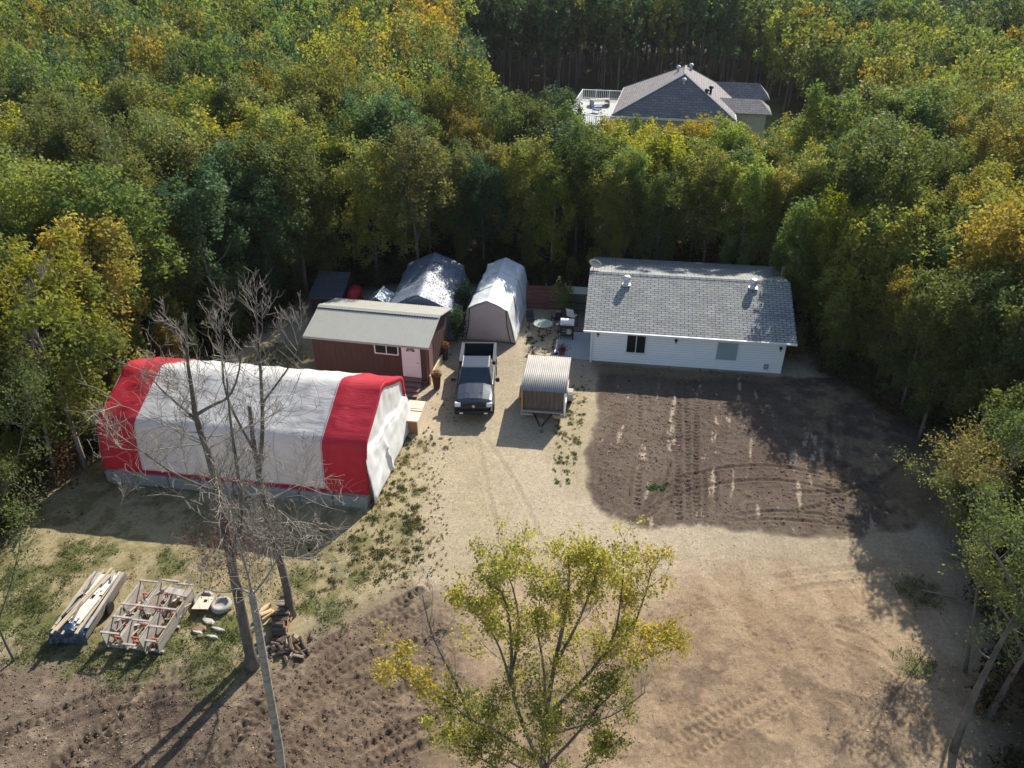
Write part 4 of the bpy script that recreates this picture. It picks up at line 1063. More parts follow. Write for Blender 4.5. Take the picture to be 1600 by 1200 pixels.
bt = carport("carport_tent", "larger blue grey tarp carport strewn with leaves, behind the brown shed", (-5.45, 40.9), -4, 4.4, 6.6, 2.05, 2.95, .35, M['tarp'], M['tarp'], zips=False)
st_ = carport("storage_tent", "small pale blue peaked storage tent left of the larger blue tarp carport", (-8.1, 42.1), -10, 1.7, 1.6, 1.75, 2.2, .12, mat("pale_blue_tarp", lin(150, 168, 180), .6, .08), M['tarp'], zips=False, cat="storage tent")
m = MB(); m.box(-.04, .04, 0, 1.6, 2.2, 2.26); m.build("ridge_strip", M['white'], st_)
rng = np.random.RandomState(71); C = []
Mt = Matrix.Translation((-5.45, 40.9, 0)) @ Matrix.Rotation(math.radians(-4), 4, 'Z')
for _ in range(1500):
    x = rng.uniform(-1.8, 1.8); y = rng.uniform(0, 6.5)
    if mnoise.noise(Vector((x * 1.2, y * 1.2, 5))) + .35 * x > -.1 + rng.uniform(-.3, .3): C.append(tuple(Mt @ Vector((x, y, 2.95 - abs(x) * .49 + .05))))
C = np.array(C); V, F = leaf_quads(C, .09, rng); V[:, 2] = np.repeat(C[:, 2], 4) + (V[:, 2] - np.repeat(C[:, 2], 4)) * .3
tl_ = np_mesh("leaf_litter", V, F, LEAF, None, np.repeat(np.array([[.10, .075, .045]]) * (.5 + rng.rand(len(C), 1)), 4, axis=0)); tl_['kind'] = 'stuff'; tl_['label'] = "brown leaf litter lying on the blue grey tarp roof"
# ------------------------------------------------------------------ dark shed and red tank in the shade
ds = thing("dark_lean_to", (-11.6, 43.6, 0), -4, "dark lean-to with ribbed metal roof in the shade behind the brown shed", "lean-to")
ds.scale = (.85, .85, .85); ds.location.y += .3
m = MB(); m.box(-1.1, 1.1, .1, 2.9, 0, 1.5); m.build("wall", mat("dark_boards", lin(62, 52, 60), .9, .3, 6, .3, 10), ds)
m = MB(); m.slab([(-1.25, -.1, 1.55), (1.25, -.1, 1.55), (1.2, 3.1, 2.25), (-1.2, 3.1, 2.25)], .05)
for i in range(14): y = -.05 + i * .24; m.box(-1.24, 1.24, y, y + .05, 1.56 + y * .2187 + .005, 1.60 + y * .2187 + .03)
m.build("roof", mat("dark_ribbed_roof", lin(84, 94, 104), .5, .2, 3, metal=.3), ds)
rt = thing("fuel_tank", (-10.0, 45.2, 0), 0, "round red tank on a low stand, left of the tents", "tank")
m = MB(); m.lathe([(.0, -.55), (.32, -.52), (.42, -.42), (.43, .42), (.32, .52), (0, .55)], 18, Matrix.Translation((0, 0, 1.05)) @ Matrix.Rotation(math.pi / 2, 4, 'X')); m.build("tank", M['redtank'], rt, smooth=True)
m = MB(); [m.box(-.45, .45, y, y + .1, 0, .72) for y in (-.4, .3)]; m.build("stand", M['steel'], rt)
# ------------------------------------------------------------------ shingle material
def shingles(name, c1, c2, c3, sx, sy, moss=None, axes='XY'):
    m = bpy.data.materials.new(name); m.use_nodes = True; nt = m.node_tree; n = nt.nodes; L = nt.links; b = n["Principled BSDF"]; b.inputs["Roughness"].default_value = .85; b.inputs["Specular IOR Level"].default_value = .3
    tc = n.new("ShaderNodeTexCoord"); uv = tc.outputs["UV"]
    br = n.new("ShaderNodeTexBrick"); br.inputs["Scale"].default_value = 1; br.inputs["Brick Width"].default_value = sx; br.inputs["Row Height"].default_value = sy
    br.inputs["Mortar Size"].default_value = .018; br.inputs["Mortar Smooth"].default_value = .1; br.inputs["Bias"].default_value = 0
    br.inputs["Color1"].default_value = (*c1, 1); br.inputs["Color2"].default_value = (*c2, 1); br.inputs["Mortar"].default_value = (*c3, 1)
    L.new(uv, br.inputs["Vector"])
    nz = n.new("ShaderNodeTexNoise"); nz.inputs["Scale"].default_value = 1.1; nz.inputs["Detail"].default_value = 7; nz.inputs["Roughness"].default_value = .7; L.new(uv, nz.inputs["Vector"])
    mr = n.new("ShaderNodeMapRange"); mr.inputs[1].default_value = .3; mr.inputs[2].default_value = .7; mr.inputs[3].default_value = .78; mr.inputs[4].default_value = 1.18; L.new(nz.outputs[0], mr.inputs[0])
    hs = n.new("ShaderNodeHueSaturation"); L.new(br.outputs[0], hs.inputs["Color"]); L.new(mr.outputs[0], hs.inputs["Value"]); out = hs.outputs[0]
    if moss:
        n2 = n.new("ShaderNodeTexNoise"); n2.inputs["Scale"].default_value = .7; n2.inputs["Detail"].default_value = 8; n2.inputs["Roughness"].default_value = .72; L.new(uv, n2.inputs["Vector"])
        m2 = n.new("ShaderNodeMapRange"); m2.inputs[1].default_value = .5; m2.inputs[2].default_value = .68; m2.inputs[4].default_value = .5; L.new(n2.outputs[0], m2.inputs[0])
        mx = n.new("ShaderNodeMixRGB"); L.new(m2.outputs[0], mx.inputs[0]); L.new(out, mx.inputs[1]); mx.inputs[2].default_value = (*moss, 1); out = mx.outputs[0]
    L.new(out, b.inputs["Base Color"])
    bp = n.new("ShaderNodeBump"); bp.inputs["Strength"].default_value = .6; bp.inputs["Distance"].default_value = .02; L.new(br.outputs["Fac"], bp.inputs["Height"]); bp.invert = True
    L.new(bp.outputs[0], b.inputs["Normal"]); return m
def uv_planar(o, ax_u, ax_v):
    me = o.data; uv = me.uv_layers.new(name="uv"); u, v = Vector(ax_u), Vector(ax_v)
    for l in me.loops: c = me.vertices[l.vertex_index].co; uv.data[l.index].uv = (c.dot(u), c.dot(v))
SH = shingles("grey_shingles", lin(164, 166, 163), lin(142, 144, 144), lin(62, 66, 72), .42, .17, lin(142, 148, 118))
SHF = shingles("charcoal_shingles", lin(140, 135, 134), lin(124, 119, 120), lin(84, 80, 84), .6, .3)
SIDE = mat("white_siding", lin(240, 243, 245), .55, .03, 2)

# ------------------------------------------------------------------ white house
HX, HY, HROT = 4.42, 38.50, -8.15
hs_ = thing("white_house", (HX, HY, 0), HROT, "low white sided house with weathered grey shingle roof facing the soil patch", "house")
HL, HD, HE, HR = 10.5, 7.5, 2.12, 3.72
m = MB(); m.add([(0, 0, -.1), (HL, 0, -.1), (HL, HD, -.1), (0, HD, -.1), (0, 0, HE + .1), (HL, 0, HE + .1), (HL, HD, HE + .1), (0, HD, HE + .1), (0, HD / 2, HR - .1), (HL, HD / 2, HR - .1)],
                [(0, 1, 5, 4), (2, 3, 7, 6), (1, 2, 6, 9, 5), (3, 0, 4, 8, 7)])
# clapboard courses as real laps
z = .02
while z < HE: 
    m.add([(-.002, -.004, z + .15), (HL + .002, -.004, z + .15), (HL + .002, -.034, z), (-.002, -.034, z)], [(3, 2, 1, 0)])
    m.add([(HL + .004, -.01, z + .15), (HL + .004, HD, z + .15), (HL + .02, HD, z), (HL + .02, -.01, z)], [(3, 2, 1, 0)])
    m.add([(-.004, -.01, z + .15), (-.004, HD, z + .15), (-.02, HD, z), (-.02, -.01, z)], [(0, 1, 2, 3)]); z += .15
m.build("wall", SIDE, hs_)
m = MB(); z = .02
while z < HE - .1: m.box(.08, HL - .08, -.036, -.030, z - .012, z - .001); z += .15
m.build("lap_shadow_strip", mat("painted_lap_shadow", lin(176, 182, 186), .7, .05), hs_)  # thin grey strips paint the shadow line under each lap
m = MB(); [m.box(a, a + .09, -.05, -.036, -.02, HE) for a in (-.02, HL - .07)]; m.build("corner_trim", M['white'], hs_)
O = .48
def roofside(nm, ya, za, yb, zb):
    m = MB(); a, b_ = -.42, HL + .45; m.slab([(a, ya, za), (b_, ya, za), (b_, yb, zb), (a, yb, zb)], .06); o = m.build(nm, SH, hs_); d = Vector((0, yb - ya, zb - za)).normalized(); uv_planar(o, (1, 0, 0), d); return o
sl_ = (HR - HE) / (HD / 2)
fr_ = roofside("front_roof", -O, HE + .14 - O * sl_ * .4, HD / 2, HR + .08); rr_ = roofside("rear_roof", HD + O + 1.2, HE + .42, HD / 2, HR + .08)
m = MB(); m.add([(-.43, HD / 2 - .14, HR + .045), (HL + .46, HD / 2 - .14, HR + .045), (HL + .46, HD / 2, HR + .115), (-.43, HD / 2, HR + .115), (HL + .46, HD / 2 + .14, HR + .045), (-.43, HD / 2 + .14, HR + .045)], [(0, 1, 2, 3), (3, 2, 4, 5)])
o = sheet(m.build("ridge_cap", SH, hs_), .01); uv_planar(o, (1, 0, 0), (0, 1, 0))
ez = HE + .14 - O * sl_ * .4
m = MB(); m.box(-.42, HL + .45, -O - .03, -O - .002, ez - .13, ez - .01); m.build("fascia", M['white'], hs_)
m = MB(); m.box(-.4, HL + .43, -O, -.03, ez - .13, ez - .11); m.build("soffit", M['white'], hs_)
window(hs_, 1.96, 3.06, .68, 1.92, -.045, M['white'], M['glass'], 1, .05)
m = MB(); m.box(1.88, 3.14, -.10, -.036, .60, .665); m.build("window_sill", M['white'], hs_)
window(hs_, 6.86, 8.08, .60, 1.80, -.045, M['white'], mat("pale_blind_glass", lin(150, 172, 176), .15, .05, 1, spec=.8), 0, .06)
def lamp(x, z):
    m = MB(); m.box(x - .05, x + .05, -.05, -.025, z, z + .16); m.lathe([(.02, z - .06), (.05, z - .02), (.075, z + .14), (.09, z + .15), (.03, z + .23), (0, z + .25)], 6, None, (x, -.13)); m.box(x - .015, x + .015, -.13, -.04, z + .16, z + .185)
    o = m.build("wall_lamp", M['dark'], hs_); g = MB(); g.lathe([(.03, z - .015), (.055, z), (.07, z + .12), (.04, z + .13)], 6, None, (x, -.13)); g.build("lamp_glass", mat("lamp_glass", lin(200, 190, 160), .2), o)
m = MB(); m.bevbox(.02, .11, -.12, -.055, .1, HE - .05, .015); m.box(.02, .11, -.30, -.055, .03, .1); m.build("downspout", M['white'], hs_)
m = MB(); m.bevbox(HL - .95, HL - .7, -.12, -.04, .25, .55, .01); m.build("utility_box", mat("utility_grey", lin(150, 154, 156), .5), hs_)
m = MB(); m.box(-.42, HL + .45, -O - .12, -O - .035, ez - .11, ez - .02); m.build("gutter", M['white'], hs_)
lamp(.38, 1.66); lamp(4.66, 1.55); lamp(10.25, 1.5)
def roof_z(y): return ez + (HR + .08 - ez) * (y + O) / (HD / 2 + O)
def vent(x, y, rl=None):
    z = roof_z(y); m = MB(); m.box(x - .24, x + .24, y - .26, y + .2, z - .03, z + .04)
    m.lathe([(.17, z), (.17, z + .24), (.15, z + .26), (.15, z + .30), (.24, z + .31), (.25, z + .38), (.23, z + .46), (.14, z + .53), (0, z + .55)], 18, None, (x, y)); m.build("roof_vent", mat("vent_metal", lin(206, 210, 212), .35, .05, 3, metal=.5), hs_, smooth=False)
vent(1.75, 2.95); vent(8.85, 3.25)
# antenna mast and dish are fixed to the house
m = MB(); z = roof_z(3.6); m.tube([(10.35, 3.6, z - .05), (10.35, 3.6, z + 1.1)], .02, 6); m.tube([(10.35, 3.6, z + 1.0), (10.5, 3.3, z + 1.3)], .012, 5); m.build("antenna", M['steel'], hs_)
m = MB(); Mx = Matrix.Translation((-.15, 4.35, 4.0)) @ Matrix.Rotation(math.radians(12), 4, 'X') @ Matrix.Rotation(math.radians(15), 4, 'Y')
m.lathe([(.0, 0), (.15, .012), (.3, .05), (.4, .095), (.405, .11), (.3, .065), (.15, .03), (0, .02)], 22, Mx); dish = m.build("satellite_dish", mat("dish_grey", lin(84, 88, 92), .95, spec=.05), hs_, smooth=True)
m = MB(); m.tube([(-.2, 4.5, 3.95), (-.22, 4.45, 3.6), (-.1, 4.2, 3.45)], .025, 6); m.tube([Mx @ Vector((0, .38, .1)), Mx @ Vector((0, .1, .45))], .012, 5); m.build("dish_arm", M['steel'], dish)

# patio slab and deck
HM = Matrix.Translation((HX, HY, 0)) @ Matrix.Rotation(math.radians(HROT), 4, 'Z')
def hw_(x, y, z=0): return HM @ Vector((x, y, z))
m = MB(); m.box(-1.95, -.03, -.02, 3.15, .0, .11); o = m.build("patio", M['slab']); o.matrix_world = HM; o['kind'] = 'structure'
m = MB(); m.box(-2.06, -1.97, .2, 1.9, 0, .15); o = m.build("garden_edging", M['white']); o.matrix_world = HM; tag(o, "low white edging board along the left side of the patio", "edging")
dk = thing("wood_deck", hw_(-1.15, 4.75), HROT, "dark weathered plank deck beside the house, behind the patio slab", "deck")
m = MB()
for i in range(13): m.box(-1.0 + i * .16, -.86 + i * .16, -1.55, 2.6, .14, .18)
m.build("planks", M['greyboard'], dk)
m = MB(); [m.box(-1.0, 1.06, y, y + .09, .0, .137) for y in (-1.5, .5, 2.4)]; m.build("joist", M['greyboard'], dk)
bq = thing("barbecue", hw_(-1.5, 2.35, .11), HROT, "barbecue with white hood and black base on the patio slab", "barbecue")
m = MB(); [m.box(x, x + .05, y, y + .05, 0, .72) for x in (-.38, .33) for y in (-.26, .21)]; m.box(-.38, .38, -.26, .26, .2, .24); m.build("stand", M['dark'], bq)
m = MB(); m.bevbox(-.42, .42, -.28, .28, .72, .93, .03); m.box(-.66, -.43, -.22, .22, .86, .90); m.box(.43, .66, -.22, .22, .86, .90); m.build("firebox", M['dark'], bq)
m = MB(); P = [[Vector((x, .30 * math.cos(a) * .95, .935 + .30 * math.sin(a))) for a in [math.pi * k / 10 for k in range(11)]] for x in (-.40, -.38, .38, .40)]
m.grid(P); m.add(P[0], [tuple(range(11))]); m.add(P[-1], [tuple(range(10, -1, -1))]); h_ = m.build("hood", M['white'], bq)
m = MB(); m.tube([(-.28, -.33, 1.02), (.28, -.33, 1.02)], .018, 6); m.build("handle", M['steel'], h_)
m = MB(); m.beam((.0, .0, .25), (.18, -.2, .62), .08, .03); m.lathe([(.0, .25), (.14, .27), (.15, .5), (.06, .58), (0, .6)], 12, None, (.12, 0)); m.build("gas_bottle", mat("gas_bottle_white", lin(200, 200, 196), .4), bq)
tb = thing("patio_table", (1.86, 41.7, 0), 0, "round glass topped garden table on dark grass right of the white carport tent", "table")
m = MB(); m.lathe([(.0, .70), (.56, .70), (.58, .715), (.56, .73), (0, .73)], 26); m.build("tabletop", mat("frosted_glass", lin(178, 190, 176), .12, .08, 3, spec=.9), tb)
for k in range(4):
    a = math.pi / 4 + k * math.pi / 2; m = MB(); m.tube([(.1 * math.cos(a), .1 * math.sin(a), .69), (.4 * math.cos(a), .4 * math.sin(a), .02)], .02, 6); m.build("leg", M['dark'], tb)
def patio_chair(x, y, rz, lab, cm, grp=None):
    t = thing("patio_chair", (x, y, .0), rz, lab, "chair", grp)
    m = MB(); m.bevbox(-.25, .25, -.24, .24, .42, .47, .015); m.build("seat", cm, t)
    m = MB(); m.slab([(-.25, .24, .48), (.25, .24, .48), (.24, .36, 1.0), (-.24, .36, 1.0)], .03); m.build("backrest", cm, t)
    for sx in (-1, 1):
        for sy in (-1, 1): m = MB(); m.tube([(sx * .23, sy * .22, .42), (sx * .27, sy * .27, 0)], .015, 5); m.build("leg", M['dark'], t)
        m = MB(); m.tube([(sx * .27, -.24, .0), (sx * .27, -.24, .64), (sx * .27, .28, .66)], .015, 5); m.build("armrest", M['dark'], t)
ch = mat("dark_mesh_fabric", (.03, .035, .04), .7)
patio_chair(2.75, 42.9, 200, "dark garden chair left of the deck, behind the round table", ch)
patio_chair(1.2, 42.6, 20, "dark garden chair behind the round glass table, nearest the carport tent", ch)
patio_chair(*hw_(-1.35, 4.3)[:2], 150, "white cushioned garden chair on the dark deck behind the barbecue", M['white'])
for o_ in bpy.data.objects:
    if o_.get('label', '').startswith("white cushioned"): o_.location.z = .18
gz_ = thing("garden_swing", (*hw_(-1.1, 6.0)[:2], .18), HROT, "small garden swing seat with pale peaked canopy at the deck's back", "garden swing")
m = MB(); m.slab([(-.8, -.5, 1.35), (.8, -.5, 1.35), (.8, 0, 1.6), (-.8, 0, 1.6)], .03); m.slab([(-.8, .5, 1.35), (.8, .5, 1.35), (.8, .006, 1.6), (-.8, .006, 1.6)], .03); m.build("canopy", mat("canopy_grey", lin(160, 160, 150), .7), gz_)
m = MB(); [m.tube([(sx * .85, -.6, 0), (sx * .8, 0, 1.45), (sx * .85, .6, 0)], .025, 6) for sx in (-1, 1)]; m.build("frame", M['dark'], gz_)
m = MB(); m.bevbox(-.65, .65, -.25, .25, .45, .52, .02); m.slab([(-.65, .26, .53), (.65, .26, .53), (.65, .36, .95), (-.65, .36, .95)], .04); m.build("seat", mat("green_cushion", lin(70, 92, 86), .8), gz_)
pt = thing("flower_pot", (*hw_(-1.62, .28)[:2], .11), 0, "small pot of reddish brown flowers on the patio corner by the trailer", "flower pot")
m = MB(); m.lathe([(.14, 0), (.2, .25), (.22, .27), (.17, .26)], 14); m.build("pot", mat("terracotta", lin(130, 80, 60), .8), pt)
rng = np.random.RandomState(8); n_ = 300; d = rng.normal(size=(n_, 3)) * .13; V, F = leaf_quads(d * np.array([[1.2, 1.2, .8]]) + np.array([[0, 0, .4]]), .07, rng)
np_mesh("flowers", V, F, LEAF, pt, np.repeat(np.array([[.20, .07, .05]]) * (.5 + rng.rand(n_, 1)), 4, axis=0))
wb = thing("white_planter", (*hw_(-2.02, -.02)[:2], 0), HROT, "low white planter box at the patio's front left corner", "planter")
m = MB(); m.bevbox(-.24, .24, -.2, .2, 0, .26, .03); m.build("box", M['white'], wb); m = MB(); m.box(-.2, .2, -.16, .16, .262, .275); m.build("earth_fill", mat("potting_soil", (.03, .02, .015), .95), wb)

# fence behind the tents and the deck
def fence(name, lab, A, B_, hgt, nrail, mt, posts):
    d = Vector((B_[0] - A[0], B_[1] - A[1], 0)); L_ = d.length; t = thing(name, (A[0], A[1], 0), math.degrees(math.atan2(d.y, d.x)), lab, "fence")
    w = (hgt - .12) / nrail
    m = MB()
    for k in range(nrail):
        z = .1 + k * w; m.bevbox(0, L_, -.03 + .01 * (k % 2), .03 + .01 * (k % 2), z, z + w - .035, .012)
    m.build("boards", mt, t)
    for i in range(posts): x = L_ * i / (posts - 1); m = MB(); m.bevbox(x - .06, x + .06, .045, .15, 0, hgt + .08, .01); m.build("post", M['greyboard'], t)
fence("board_fence", "reddish horizontal board fence between the white carport tent and the small fence tree", (.95, 45.0), (3.35, 44.75), 1.75, 7, M['redwood'], 3)
fence("board_fence", "grey horizontal board fence between the small fence tree and the white house", (3.42, 44.85), (4.95, 44.62), 1.6, 6, M['greyboard'], 2)
def bushy(name, lab, x, y, h, R, nl, size, c, seed, cat="tree"):
    rng = np.random.RandomState(seed); t = thing(name, (x, y, 0), 0, lab, cat); P, pi_, T = crown_points(rng, h, h * .2, R, nl, 14); V, F = leaf_quads(P, size, rng)
    stem_mesh(rng, h, R, T, h * .2, .04, 10).build("trunk", BARK, t); np_mesh("crown", V, F, LEAF, t, np.repeat(leaf_tint(rng, P, pi_, h * .2, h, .2) * np.array([c]), 4, axis=0))
bushy("small_tree", "small light green tree standing against the board fence left of the deck", 3.2, 44.0, 2.9, .65, 900, .12, (.11, .16, .05), 61)
bushy("vine_bush", "narrow dark green bush between the brown shed corner and the blue tarp carport", -3.25, 40.6, 2.9, .5, 1300, .11, (.05, .085, .035), 62, "bush")
bushy("vine_bush", "dark bush growing against the right side of the blue tarp carport", -2.95, 43.2, 3.4, .55, 1300, .12, (.04, .075, .035), 63, "bush")
bushy("brown_bush", "brownish green bush at the right rear corner of the white house wall", 15.75, 39.3, 2.4, 1.2, 2600, .12, (.16, .14, .05), 64, "bush")
bushy("brown_bush", "low leafy shrub behind the left end of the red and white shelter", -19.9, 30.2, 2.6, 1.3, 2600, .13, (.10, .12, .04), 65, "bush")
bushy("brown_bush", "reddish brown shrub at the wood edge near the white trunked birch", -20.7, 28.2, 2.2, 1.1, 1800, .12, (.17, .10, .05), 66, "bush")

# ------------------------------------------------------------------ pickup truck
tk = thing("pickup_truck", (-1.86, 35.2, 0), -1.0, "dark slate blue crew cab pickup truck parked on the drive facing the camera", "pickup truck")
PA = mat("slate_paint", (.020, .029, .043), .3, .05, 2, metal=.15, spec=.5, coat=.7)
def loft(rings, close_ends=True):
    m = MB(); n_ = len(rings[0]); vs = [p for r in rings for p in r]
    fs = [(i * n_ + j, i * n_ + (j + 1) % n_, (i + 1) * n_ + (j + 1) % n_, (i + 1) * n_ + j) for i in range(len(rings) - 1) for j in range(n_)]
    if close_ends: fs += [tuple(range(n_ - 1, -1, -1)), tuple(range((len(rings) - 1) * n_, len(rings) * n_))]
    m.add(vs, fs); return m
def sec(y, w, zb, zs, zt, crown=.04, tuck=.06):
    """body cross section: rocker, side, shoulder, top"""
    R_ = [(w - tuck, zb), (w, zb + .18), (w + .015, (zb + zs) / 2), (w - .005, zs - .05), (w - .05, zs), (w - .16, zt - .01), (w * .45, zt + crown), (0, zt + crown * 1.2)]
    return [Vector((x, y, z)) for x, z in R_] + [Vector((-x, y, z)) for x, z in R_[-2::-1]]
rings = [sec(-2.84, .80, .62, .98, 1.02), sec(-2.80, .88, .56, 1.04, 1.08), sec(-2.62, .95, .5, 1.09, 1.15, .05), sec(-2.2, .975, .48, 1.13, 1.20, .055), sec(-1.6, .975, .48, 1.16, 1.25, .06), sec(-1.32, .975, .48, 1.18, 1.27, .05), sec(-1.28, .975, .48, 1.2, 1.25, .0),
         sec(0.2, .975, .48, 1.22, 1.25, .0), sec(.76, .975, .48, 1.24, 1.25, 0)]
body = loft(rings).build("body", PA, tk, smooth=False)
bv = body.modifiers.new("b", 'BEVEL'); bv.width = .02; bv.segments = 2; bv.limit_method = 'ANGLE'; bv.angle_limit = math.radians(30)
# hood bulge
rg = []
for (y, w, h) in ((-2.70, .34, 1.17), (-2.62, .38, 1.21), (-2.0, .44, 1.272), (-1.44, .5, 1.315)):
    rg.append([Vector((-w - .06, y, h - .05)), Vector((-w, y, h - .005)), Vector((-w * .5, y, h + .01)), Vector((w * .5, y, h + .01)), Vector((w, y, h - .005)), Vector((w + .06, y, h - .05))])
m = MB(); m.grid(rg); m.build("hood_bulge", PA, tk, smooth=False)
for s_ in (-1, 1): m = MB(); m.slab([(s_ * .26, -2.3, 1.262), (s_ * .44, -2.16, 1.275), (s_ * .44, -2.08, 1.283), (s_ * .24, -2.2, 1.272)], .01); m.build("hood_vent", M['dark'], tk)
# cab glasshouse
def frus(x0, x1, y0, y1, z0, X0, X1, Y0, Y1, Z1): return [Vector(p) for p in ((x0, y0, z0), (x1, y0, z0), (x1, y1, z0), (x0, y1, z0), (X0, Y0, Z1), (X1, Y0, Z1), (X1, Y1, Z1), (X0, Y1, Z1))]
vs = frus(-.88, .88, -1.42, .72, 1.24, -.70, .70, -.68, .54, 1.86); m = MB(); m.add(vs, [(0, 1, 5, 4), (1, 2, 6, 5), (2, 3, 7, 6), (3, 0, 4, 7), (4, 5, 6, 7)])
cab = m.build("cab", PA, tk); bv = cab.modifiers.new("b", 'BEVEL'); bv.width = .06; bv.segments = 3; bv.limit_method = 'ANGLE'
def panel(corners, inset, off, name, mt, par):
    c = sum(corners, Vector()) / 4; nrm = (corners[1] - corners[0]).cross(corners[3] - corners[0]).normalized()
    q = [p + (c - p) * inset + nrm * off for p in corners]; m = MB(); m.slab(q, .01) if abs(nrm.z) > .99 else m.add(q + [p - nrm * .02 for p in q], [(0, 1, 2, 3), (7, 6, 5, 4), (0, 4, 5, 1), (1, 5, 6, 2), (2, 6, 7, 3), (3, 7, 4, 0)]); return m.build(name, mt, par)
gls = mat("car_glass", (.02, .035, .042), .06, .15, 2, spec=1.0)
panel([vs[0], vs[1], vs[5], vs[4]], .09, .006, "windscreen", gls, tk); panel([vs[2], vs[3], vs[7], vs[6]], .14, .006, "rear_window", gls, tk)
for s_, (a, b_, c, d) in ((1, (1, 2, 6, 5)), (-1, (3, 0, 4, 7))):
    A_, B2, C2, D2 = vs[a], vs[b_], vs[c], vs[d]
    for f0, f1 in ((.04, .52), (.56, .96)):
        q = [A_.lerp(B2, f0), A_.lerp(B2, f1), D2.lerp(C2, f1), D2.lerp(C2, f0)]; panel(q, .10, .006, "side_window", gls, tk)
for s_ in (-1, 1):
    m = MB(); m.tube([(s_ * .86, -1.36, 1.29), (s_ * .69, -.64, 1.875), (s_ * .68, .52, 1.865)], .018, 6); m.build("roof_rail", M['steel'] if s_ < 0 else M['steel'], tk)
# open bed
m = MB()
for s_ in (-1, 1):
    x0, x1 = (s_ * .975, s_ * .80) if s_ < 0 else (.80, .975)
    m.box(x0, x1, .764, 2.86, .55, 1.36)
m.box(-.795, .795, .77, .83, .55, 1.34)
m.box(-.795, .795, 2.79, 2.86, .55, 1.36)
bed = m.build("bed", PA, tk); bv = bed.modifiers.new("b", 'BEVEL'); bv.width = .03; bv.segments = 2
m = MB(); m.box(-.797, .797, .835, 2.787, .60, .68); [m.box(s_ * .797 - .004, s_ * .797 + .004, .84, 2.78, .69, 1.30) for s_ in (-1, 1)]; m.build("bed_liner", M['dark'], tk)
railm = mat("rail_glare", lin(92, 92, 98), .3, .05, metal=.5, coat=.5)  # lighter tone puts the sun's glare on the bed rails into the colour
m = MB(); [m.box(s_ * .89 - .08, s_ * .89 + .08, 0.79, 2.86, 1.363, 1.385) for s_ in (-1, 1)]; m.box(-.80, .80, 2.79, 2.87, 1.363, 1.385); m.build("bed_rail", railm, tk)
# front end
m = MB(); m.box(-.62, .62, -2.875, -2.8, .70, 1.03); m.build("grille", M['dark'], tk)
g_ = bpy.data.objects["grille"]
m = MB(); m.box(-.6, .6, -2.895, -2.878, .85, .88); m.box(-.03, .03, -2.895, -2.878, .72, .845); m.box(-.03, .03, -2.895, -2.878, .885, 1.01); m.build("grille_bar", mat("dark_chrome", (.09, .1, .11), .25, metal=.8), g_)
m = MB(); m.add([(-.07, -2.91, .96), (.07, -2.91, .96), (.075, -2.91, .89), (.03, -2.91, .83), (-.03, -2.91, .83), (-.075, -2.91, .89)], [(5, 4, 3, 2, 1, 0)]); sheet(m.build("emblem", mat("emblem_silver", lin(210, 210, 210), .25, metal=.7), g_), .02)
for s_ in (-1, 1):
    m = MB(); m.bevbox(*sorted((s_ * .63, s_ * .93)), -2.885, -2.62, .84, 1.06, .03); m.build("headlight", mat("headlight_glass", lin(214, 218, 222), .1, .05, spec=.9), tk)
    m = MB(); m.bevbox(*sorted((s_ * .52, s_ * .70)), -3.01, -2.97, .52, .60, .01); m.build("fog_light", M['white'], tk)
    m = MB(); m.tube([(s_ * .95, -.98, 1.28), (s_ * 1.06, -1.0, 1.30)], .02, 6); m.bevbox(*sorted((s_ * 1.03, s_ * 1.24)), -1.06, -.94, 1.2, 1.42, .03); m.build("wing_mirror", M['dark'], tk)
    for y in (-1.85, 1.85):
        Mw = Matrix.Translation((s_ * .86, y, .40)) @ Matrix.Rotation(math.pi / 2, 4, 'Y')
        m = MB(); m.lathe([(.2, -.13), (.36, -.135), (.40, -.10), (.40, .10), (.36, .135), (.2, .13)], 24, Mw); w_ = m.build("wheel", M['tyre'], tk, smooth=False)
        m = MB(); m.lathe([(.0, -.138), (.08, -.14), (.1, -.12), (.24, -.125), (.25, -.1), (.25, .1), (.24, .125), (.1, .12), (.08, .14), (0, .138)], 20, Mw); m.build("rim", M['steel'], w_)
        m = MB(); Ma = Matrix.Translation((s_ * .965, y, .44)) @ Matrix.Rotation(math.pi / 2, 4, 'Y'); m.lathe([(.0, -.03), (.50, -.03), (.51, .03), (0, .03)], 24, Ma); m.build("wheel_arch", M['dark'], tk)
    m = MB(); m.bevbox(*sorted((s_ * .80, s_ * .955)), 2.865, 2.885, .85, 1.2, .008); m.build("tail_light", M['redtank'], tk)
    m = MB(); [m.box(*sorted((s_ * .995, s_ * 1.01)), y, y + .16, 1.05, 1.08) for y in (-.3, .75)]; m.build("door_handle", M['steel'], tk)
m = MB(); m.bevbox(-.96, .96, -3.0, -2.80, .44, .69, .05); m.build("front_bumper", M['dark'], tk)
m = MB(); m.bevbox(-.92, .92, 2.87, 3.0, .5, .68, .03); m.build("rear_bumper", M['steel'], tk)
m = MB(); m.box(-.8, .8, -2.6, 2.8, .36, .475); m.build("chassis", M['dark'], tk)
m = MB(); m.beam((-.5, -1.36, 1.30), (.1, -1.28, 1.335), .02, .02); m.beam((.1, -1.36, 1.30), (.62, -1.28, 1.33), .02, .02); m.build("wiper", M['dark'], tk)

